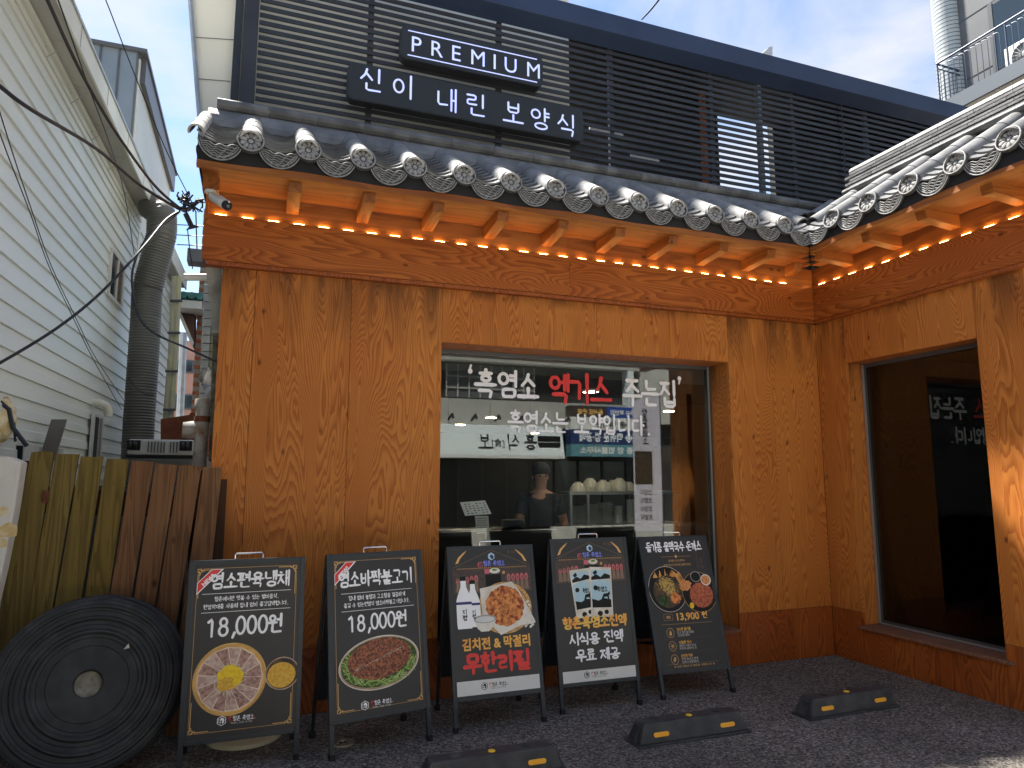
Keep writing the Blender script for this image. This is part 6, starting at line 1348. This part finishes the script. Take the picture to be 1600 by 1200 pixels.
# ceiling lamps
for i, (u, v, lb) in enumerate(((923, 613, 'round ceiling downlight seen through the red lettering'), (1046, 643, 'round ceiling downlight right of the flag reflection'), (719, 664, 'round ceiling downlight nearest the left jamb of the shop window'), (767, 653, 'round ceiling downlight above the left end of the smaller lettering'), (1082, 663, 'round ceiling downlight at the far right of the shop window'), (836, 677, 'small far ceiling downlight below the smaller lettering'))):
    p = atZ(u, v, 2.395); x, y = p.x, p.y
    q = thing('ceiling_downlight', lb, 'ceiling lamp', (x, y, 2.40), 'warm downlights in the restaurant ceiling'); MB().lathe([(.0001, .0), (.07, .0), (.075, .02)], 20, (x, y, 2.395)).build('lens', 'lamp', q); MB().lathe([(.076, .0), (.09, .0), (.09, .022), (.076, .022)], 20, (x, y, 2.397)).build('trim_ring', 'plastic_w', q)
t = thing('wall_lamp', 'small warm wall lamp lighting the yellow partition inside', 'wall lamp', (5.45, 8.05, 1.95)); MB().lathe([(.0001, 0), (.035, 0), (.035, .07), (.0001, .07)], 14, (5.45, 8.1, 1.9)).build('shade', 'lamp', t); MB().box((5.44, 8.105, 1.93), (5.499, 8.125, 1.95)).build('arm', 'black', t)
MB().box((5.40, 8.3, .02), (5.49, 8.8, 1.9)).build('partition_curtain', 'int_wood', t)
bpy.data.objects[t.children[-1].name].parent = RB; WORLD
t.children
o_ = [o for o in bpy.data.objects if o.name.startswith('partition_curtain')][0]; o_.location = WORLD[o_.name] - WORLD[RB.name]

# ------------------------------------------------------------------ person
def skin_mesh(name, joints, edges, mat_, parent, sub=2):
    me = bpy.data.meshes.new(name); keys = list(joints); o0 = WORLD[parent.name]
    me.from_pydata([Vector(joints[k][0]) for k in keys], [(keys.index(a), keys.index(b_)) for a, b_ in edges], [])
    o = bpy.data.objects.new(name, me); COL.objects.link(o); o.modifiers.new('Skin', 'SKIN')
    for i, k in enumerate(keys):
        r = joints[k][1]; me.skin_vertices[0].data[i].radius = r if isinstance(r, tuple) else (r, r)
    me.skin_vertices[0].data[0].use_root = True
    s_ = o.modifiers.new('Sub', 'SUBSURF'); s_.levels = sub; s_.render_levels = sub
    dg = bpy.context.evaluated_depsgraph_get(); dg.update(); nm = bpy.data.meshes.new_from_object(o.evaluated_get(dg)); o.modifiers.clear(); o.data = nm; bpy.data.meshes.remove(me)
    nm.materials.clear(); nm.materials.append(M[mat_]); 
    for p in nm.polygons: p.use_smooth = True
    o.parent = parent; WORLD[o.name] = WORLD[parent.name].copy(); return o
pp = atY(845, 790, 6.35); px, py = pp.x, 6.35
PS = thing('person', 'person in a dark cap and dark short-sleeved shirt standing behind the counter', 'person', (px, py, .02))
J = {'pelvis': ((0, 0, .92), (.15, .11)), 'waist': ((0, 0, 1.06), (.135, .10)), 'chest': ((0, .01, 1.24), (.165, .11)), 'collar': ((0, .01, 1.36), (.10, .08)), 'neck': ((0, 0, 1.43), .052), 'jaw': ((0, -.015, 1.50), (.058, .07)), 'head': ((0, -.005, 1.57), (.075, .088)), 'crown': ((0, .01, 1.64), (.062, .075)),
     'shL': ((-.17, .01, 1.335), .062), 'elL': ((-.235, -.01, 1.09), .044), 'wrL': ((-.215, -.14, .93), .030), 'haL': ((-.205, -.20, .90), (.036, .020)),
     'shR': ((.17, .01, 1.335), .062), 'elR': ((.25, .02, 1.09), .044), 'wrR': ((.20, -.13, .97), .030), 'haR': ((.18, -.19, .95), (.036, .020)),
     'hipL': ((-.09, 0, .86), .095), 'knL': ((-.10, -.01, .46), .062), 'anL': ((-.10, .02, .09), .042), 'toL': ((-.10, -.13, .04), .038), 'hipR': ((.09, 0, .86), .095), 'knR': ((.10, -.01, .46), .062), 'anR': ((.10, .02, .09), .042), 'toR': ((.10, -.13, .04), .038)}
Ed = [('pelvis', 'waist'), ('waist', 'chest'), ('chest', 'collar'), ('collar', 'neck'), ('neck', 'jaw'), ('jaw', 'head'), ('head', 'crown'), ('collar', 'shL'), ('shL', 'elL'), ('elL', 'wrL'), ('wrL', 'haL'), ('collar', 'shR'), ('shR', 'elR'), ('elR', 'wrR'), ('wrR', 'haR'), ('pelvis', 'hipL'), ('hipL', 'knL'), ('knL', 'anL'), ('anL', 'toL'), ('pelvis', 'hipR'), ('hipR', 'knR'), ('knR', 'anR'), ('anR', 'toR')]
for sd_, q in (('L', -1), ('R', 1)):
    hx, hy, hz = J['ha' + sd_][0]
    for i, (dx, ln) in enumerate(((-.028, .055), (-.010, .068), (.008, .072), (.025, .064))):
        J[f'f{sd_}{i}a'] = ((hx + dx * -q, hy - .035, hz), .0105); J[f'f{sd_}{i}b'] = ((hx + dx * -q, hy - .035 - ln * .6, hz - .012), .0095); J[f'f{sd_}{i}c'] = ((hx + dx * -q, hy - .035 - ln * .9, hz - .04), .008)
        Ed += [('ha' + sd_, f'f{sd_}{i}a'), (f'f{sd_}{i}a', f'f{sd_}{i}b'), (f'f{sd_}{i}b', f'f{sd_}{i}c')]
    J[f't{sd_}a'] = ((hx + .045 * -q, hy + .0, hz - .01), .012); J[f't{sd_}b'] = ((hx + .055 * -q, hy - .04, hz - .03), .010); Ed += [('ha' + sd_, f't{sd_}a'), (f't{sd_}a', f't{sd_}b')]
skin_mesh('body', J, Ed, 'skin', PS)
sh = {k: (J[k][0], tuple(r + .014 for r in (J[k][1] if isinstance(J[k][1], tuple) else (J[k][1],) * 2))) for k in ('pelvis', 'waist', 'chest', 'collar', 'shL', 'shR')}
sh['uL'] = ((-.215, .0, 1.17), (.066, .066)); sh['uR'] = ((.225, .015, 1.17), (.066, .066)); sh['nk'] = ((0, .0, 1.40), (.066, .066))
skin_mesh('shirt', sh, [('pelvis', 'waist'), ('waist', 'chest'), ('chest', 'collar'), ('collar', 'shL'), ('collar', 'shR'), ('shL', 'uL'), ('shR', 'uR'), ('collar', 'nk')], 'cloth_d', PS)
tr = {k: (J[k][0], tuple(r + .016 for r in (J[k][1] if isinstance(J[k][1], tuple) else (J[k][1],) * 2))) for k in ('pelvis', 'hipL', 'hipR', 'knL', 'knR', 'anL', 'anR')}
skin_mesh('trousers', tr, [('pelvis', 'hipL'), ('hipL', 'knL'), ('knL', 'anL'), ('pelvis', 'hipR'), ('hipR', 'knR'), ('knR', 'anR')], 'black', PS)
o = Vector((px, py, .02))
MB().sphere(o + Vector((0, .005, 1.625)), .098, 18, 10, .92, 1.05, .80).build('cap', 'cloth_d', PS); MB().prism([o + Vector((.075 * math.cos(PI + PI * i / 8), -.07 + .085 * math.sin(PI + PI * i / 8), 1.603)) for i in range(9)], (0, 0, .008)).build('cap_peak', 'cloth_d', PS)
for q in (-1, 1):
    MB().sphere(o + Vector((q * .078, .01, 1.545)), .016, 8, 6, .5, .8, 1.4).build('ear', 'skin', PS); MB().sphere(o + Vector((q * .030, -.088, 1.560)), .0095, 8, 6, 1.2, .6, .7).build('eye', 'black', PS); MB().sphere(o + Vector((q * .031, -.088, 1.580)), .012, 8, 6, 1.4, .5, .3).build('eyebrow', 'black', PS)
MB().sphere(o + Vector((0, -.097, 1.535)), .014, 10, 8, .8, 1, 1.7).build('nose', 'skin', PS); MB().sphere(o + Vector((0, -.087, 1.497)), .02, 10, 6, 1.1, .5, .35).build('mouth', 'p_pinkt', PS)
MB().sphere(o + Vector((0, .03, 1.57)), .085, 14, 10, .95, .95, 1.0).build('hair', 'black', PS)
PS.rotation_euler = (0, 0, -.1)

# ================================================================== ACROSS THE STREET (seen mirrored in the shop window)
def vr(u, v, Y=15.0): p = atY(u, v, Y); return Vector((p.x, 2 * (GY + .02) - Y, p.z))
OP = thing('opposite_building', 'grey stone shop building across the street, seen only as a reflection in the window', 'building', (6, -4.6, 0)); OY = vr(700, 600).y
zs = [vr(785, v).z for v in (712, 668, 625, 567, 556)]   # sign bottom, sign top, band top, upper window top, cornice
XL, XR = vr(640, 600).x - 6, vr(1000, 600).x
MB().box((XL, OY - .5, 0), (16, OY - .25, 8.5)).build('dark_wall', 'dk_int', OP)
n_ = 12
for i in range(n_): w_ = (XR - XL) / n_; MB().box((XL + w_ * i + .006, OY - .25, zs[1]), (XL + w_ * (i + 1) - .006, OY - .02, zs[2])).build('stone_slab', 'stone', OP); MB().box((XL + w_ * i + .006, OY - .25, zs[3]), (XL + w_ * (i + 1) - .006, OY + .05, zs[4] + .1)).build('stone_slab', 'stone', OP)
MB().box((vr(980, 600).x, OY - .25, zs[1] - .1), (vr(980, 600).x + .16, OY + .06, zs[3] - .01)).build('stone_pier', 'lit_shop', OP); MB().box((vr(1000, 600).x, OY - .25, zs[1] + .2), (vr(1060, 600).x, OY - .02, zs[4] + .1)).build('stone_wall', 'stone', OP)
wd = MB().box((vr(700, 600).x, OY - .25, zs[2] + .05), (vr(840, 600).x, OY - .2, zs[3] - .05)).build('upper_window', 'greypanel', OP); x = vr(700, 600).x
m = MB()
while x < vr(840, 600).x: m.box((x, OY - .2, zs[2] + .05), (x + .03, OY - .17, zs[3] - .05)); x += .27
z = zs[2] + .25
while z < zs[3] - .1: m.box((vr(700, 600).x, OY - .2, z), (vr(840, 600).x, OY - .172, z + .03)); z += .27
m.build('muntins', 'stone', wd)
S0, S1 = vr(560, 690).x, vr(867, 690).x
SG = thing('shop_fascia', 'long white fascia sign with black 흥식[食]보 lettering across the street', 'sign', ((S0 + S1) / 2, OY + .3, zs[0]))
MB().hexa([(S0, OY, zs[0]), (S1, OY, zs[0]), (S1, OY + .55, zs[0]), (S0, OY + .55, zs[0]), (S0, OY, zs[1] + .05), (S1, OY, zs[1] + .05), (S1, OY + .40, zs[1]), (S0, OY + .40, zs[1])]).build('sign_panel', 'lit_shop', SG)
MB().box((S0, OY - .01, zs[0] - .07), (S1, OY + .56, zs[0] - .002)).build('sign_lip', 'plastic_w', SG)
cxs = vr(845, 690).x; hz = zs[1] - zs[0]; yf = lambda z: OY + .556 - .15 * (z - zs[0]) / hz
m = MB(); random.seed(3)
# facing +y, so text runs towards -x
X_ = cxs - .32

for i, ch in enumerate('흥식'):
    m = MB(); lettering(m, ch, i * .62 * hz, .22 * hz, .50 * hz, lambda x, y, l: (X_ - x, yf(zs[0] + y) + .004 + l * .0002, zs[0] + y), w=.10, rnd=.3, jit=.1); m.build('letter', 'black', SG)
m = MB()
X2 = X_ - 1.35 * hz; lettering(m, '보', 0, .2 * hz, .5 * hz, lambda x, y, l: (X2 - x - .2, yf(zs[0] + y) + .004 + l * .0002, zs[0] + y), w=.10, rnd=.3); m.build('letter', 'black', SG); m = MB()
typeset(m, '[食]', 0, .3 * hz, .3 * hz, lambda x, y, l: (X2 + .12 - x, yf(zs[0] + y) + .005, zs[0] + y)); m.build('lettering', 'black', SG)
m = MB(); m.face([(cxs + .28 * math.cos(PI + PI * i / 12) - .0, yf(zs[0] + .35 * hz) + .006, zs[0] + .45 * hz + .24 * math.sin(PI + PI * i / 12)) for i in range(13)]); m.box((cxs - .28, yf(zs[0] + .5 * hz), zs[0] + .5 * hz), (cxs + .28, yf(zs[0] + .5 * hz) + .01, zs[0] + .68 * hz)); m.build('pot_emblem', 'black', SG)
for k in range(7):
    x = vr(700 + 36 * k, 655).x; MB().tube([(x, OY + .05, zs[1] + .15), (x, OY + .35, zs[1] + .24), (x, OY + .42, zs[1] + .15)], .03, 6).build('spotlight', 'black', SG)
B0, B1 = vr(880, 690).x, vr(988, 690).x
LG = thing('law_office_sign', 'blue and white stacked signs 떡쉬운 경·공매 and 중앙법률사무소 across the street', 'sign', ((B0 + B1) / 2, OY + .3, 2)); za, zb_, zc_, zd, ze = (vr(930, v).z for v in (714, 696, 674, 655, 638))
yb_ = OY + .45
for z0, z1, mm in ((za, zb_, 'teal'), (zb_ + .003, zc_, 'navy'), (zc_ + .003, zd, 'offwhite')): MB().box((B0, yb_ - .3, z0), (B1, yb_, z1)).build('sign_panel', mm, LG)
MB().box(((B0 + B1) / 2, yb_ - .3, zd + .003), (B1 + .0, yb_, ze)).build('sign_panel', 'blue', LG); MB().box((B0, yb_ - .3, zd + .003), ((B0 + B1) / 2 - .002, yb_, ze)).build('sign_panel', 'brownsign', LG)
def revtext(txt, x_right, z0, size, width, mname, parent, bold=.006, yy=None):
    tmp = MB(); typeset(tmp, txt, 0, 0, size, lambda a_, b_, l: (a_, b_, 0), offset=bold); k0 = min(p.x for p in tmp.v); k1 = max(p.x for p in tmp.v); m = MB()
    m.add([(x_right - (p.x - k0) / (k1 - k0) * width, (yy or yb_) + .004, z0 + p.y) for p in tmp.v], tmp.f); return m.build('lettering', mname, parent)
WB = B1 - B0
revtext('중 앙 법률사무소', B1 - .25, za + (zb_ - za) * .28, (zb_ - za) * .62, WB * .75, 'offwhite', LG); revtext('◈ 떡쉬운 경·공매', B1 - .25, zb_ + (zc_ - zb_) * .25, (zc_ - zb_) * .68, WB * .75, 'white', LG)
revtext('◈ 떡쉬운', B1 - .4, zc_ + (zd - zc_) * .25, (zd - zc_) * .6, WB * .45, 'black', LG); revtext('법무사 최인길', B1 - .05, zd + (ze - zd) * .3, (ze - zd) * .5, WB * .42, 'offwhite', LG); revtext('음식점 은율', B0 + WB * .45, zd + (ze - zd) * .3, (ze - zd) * .5, WB * .36, 'gold', LG)
m = OP
MB().box((XL, OY - .25, 0), (16, OY - .2, zs[0] - .1)).build('shop_glazing', 'pane', OP)
for k in range(10): x = vr(680 + 38 * k, 750).x; MB().box((x, OY - .2, 0), (x + .04, OY - .14, zs[0] - .1)).build('mullion', 'dark_metal', OP)
MB().box((XL, OY - .14, 0), (16, OY + .1, .45)).build('plinth', 'stone', OP)
# feather flag
FY_ = 12.0; fl = lambda u, v: Vector((atY(u, v, FY_).x, 2 * (GY + .02) - FY_, atY(u, v, FY_).z))
t = thing('feather_flag', 'tall pale lilac feather flag with dark lettering on the paving behind the viewer', 'flag', (fl(1010, 800).x, fl(0, 0).y, 0))
a = fl(988, 640); c = fl(1030, 620); yF = a.y; x0, x1, zt = a.x, c.x, c.z; kf = (x1 - x0) / .47
MB().prism([(x0, yF, .55), (x1, yF, .55), (x1, yF, zt), ((x0 + x1) / 2, yF, zt - .02), (x0 + .06, yF, zt - .10), (x0, yF, zt - .2)], (0, .006, 0)).build('flag_cloth', 'lilac', t); MB().tube([(x1 + .015, yF, 0), (x1 + .015, yF, zt + .05)], .012, 8).build('pole', 'frame', t); MB().lathe([(.0001, 0), (.22, 0), (.22, .08), (.0001, .1)], 24, (x1 + .015, yF, 0)).build('base', 'black', t)
MB().box((x0 + .03, yF + .007, 1.45), (x1 - .2, yF + .009, 2.1)).build('food_print', 'p_dish', t)
m = MB()
for i, ch in enumerate('향촌흑염소'): lettering(m, ch, 0, 0, .10 * kf, lambda x, y, l, i=i: (x0 + .34 - x, yF + .008 + l * .0001, 2.80 - i * .14 + y), w=.12)
for i in range(4): lettering(m, '보양식', 0, 0, .07 * kf, lambda x, y, l, i=i: (x0 + .40 - x, yF + .008 + l * .0001, 1.25 - i * .16 + y), w=.12)
m.build('lettering', 'black', t)
# buildings closing the street to the sides and behind, shading the yard
RWB = thing('street_block', 'plain rendered block standing behind the viewer to the left across the street', 'building', (-8, -7, 0)); MB().box((-16, -8, 0), (XL - .1, -4.4, 7)).build('wall', 'stone', RWB); 
for i in range(5): q = MB().box((-14 + i * 2.6, -4.41, 1), (-12.8 + i * 2.6, -4.36, 2.4)).build('window', 'frame', RWB); MB().box((-13.9 + i * 2.6, -4.359, 1.1), (-12.9 + i * 2.6, -4.355, 2.3)).build('pane', 'pane', q)
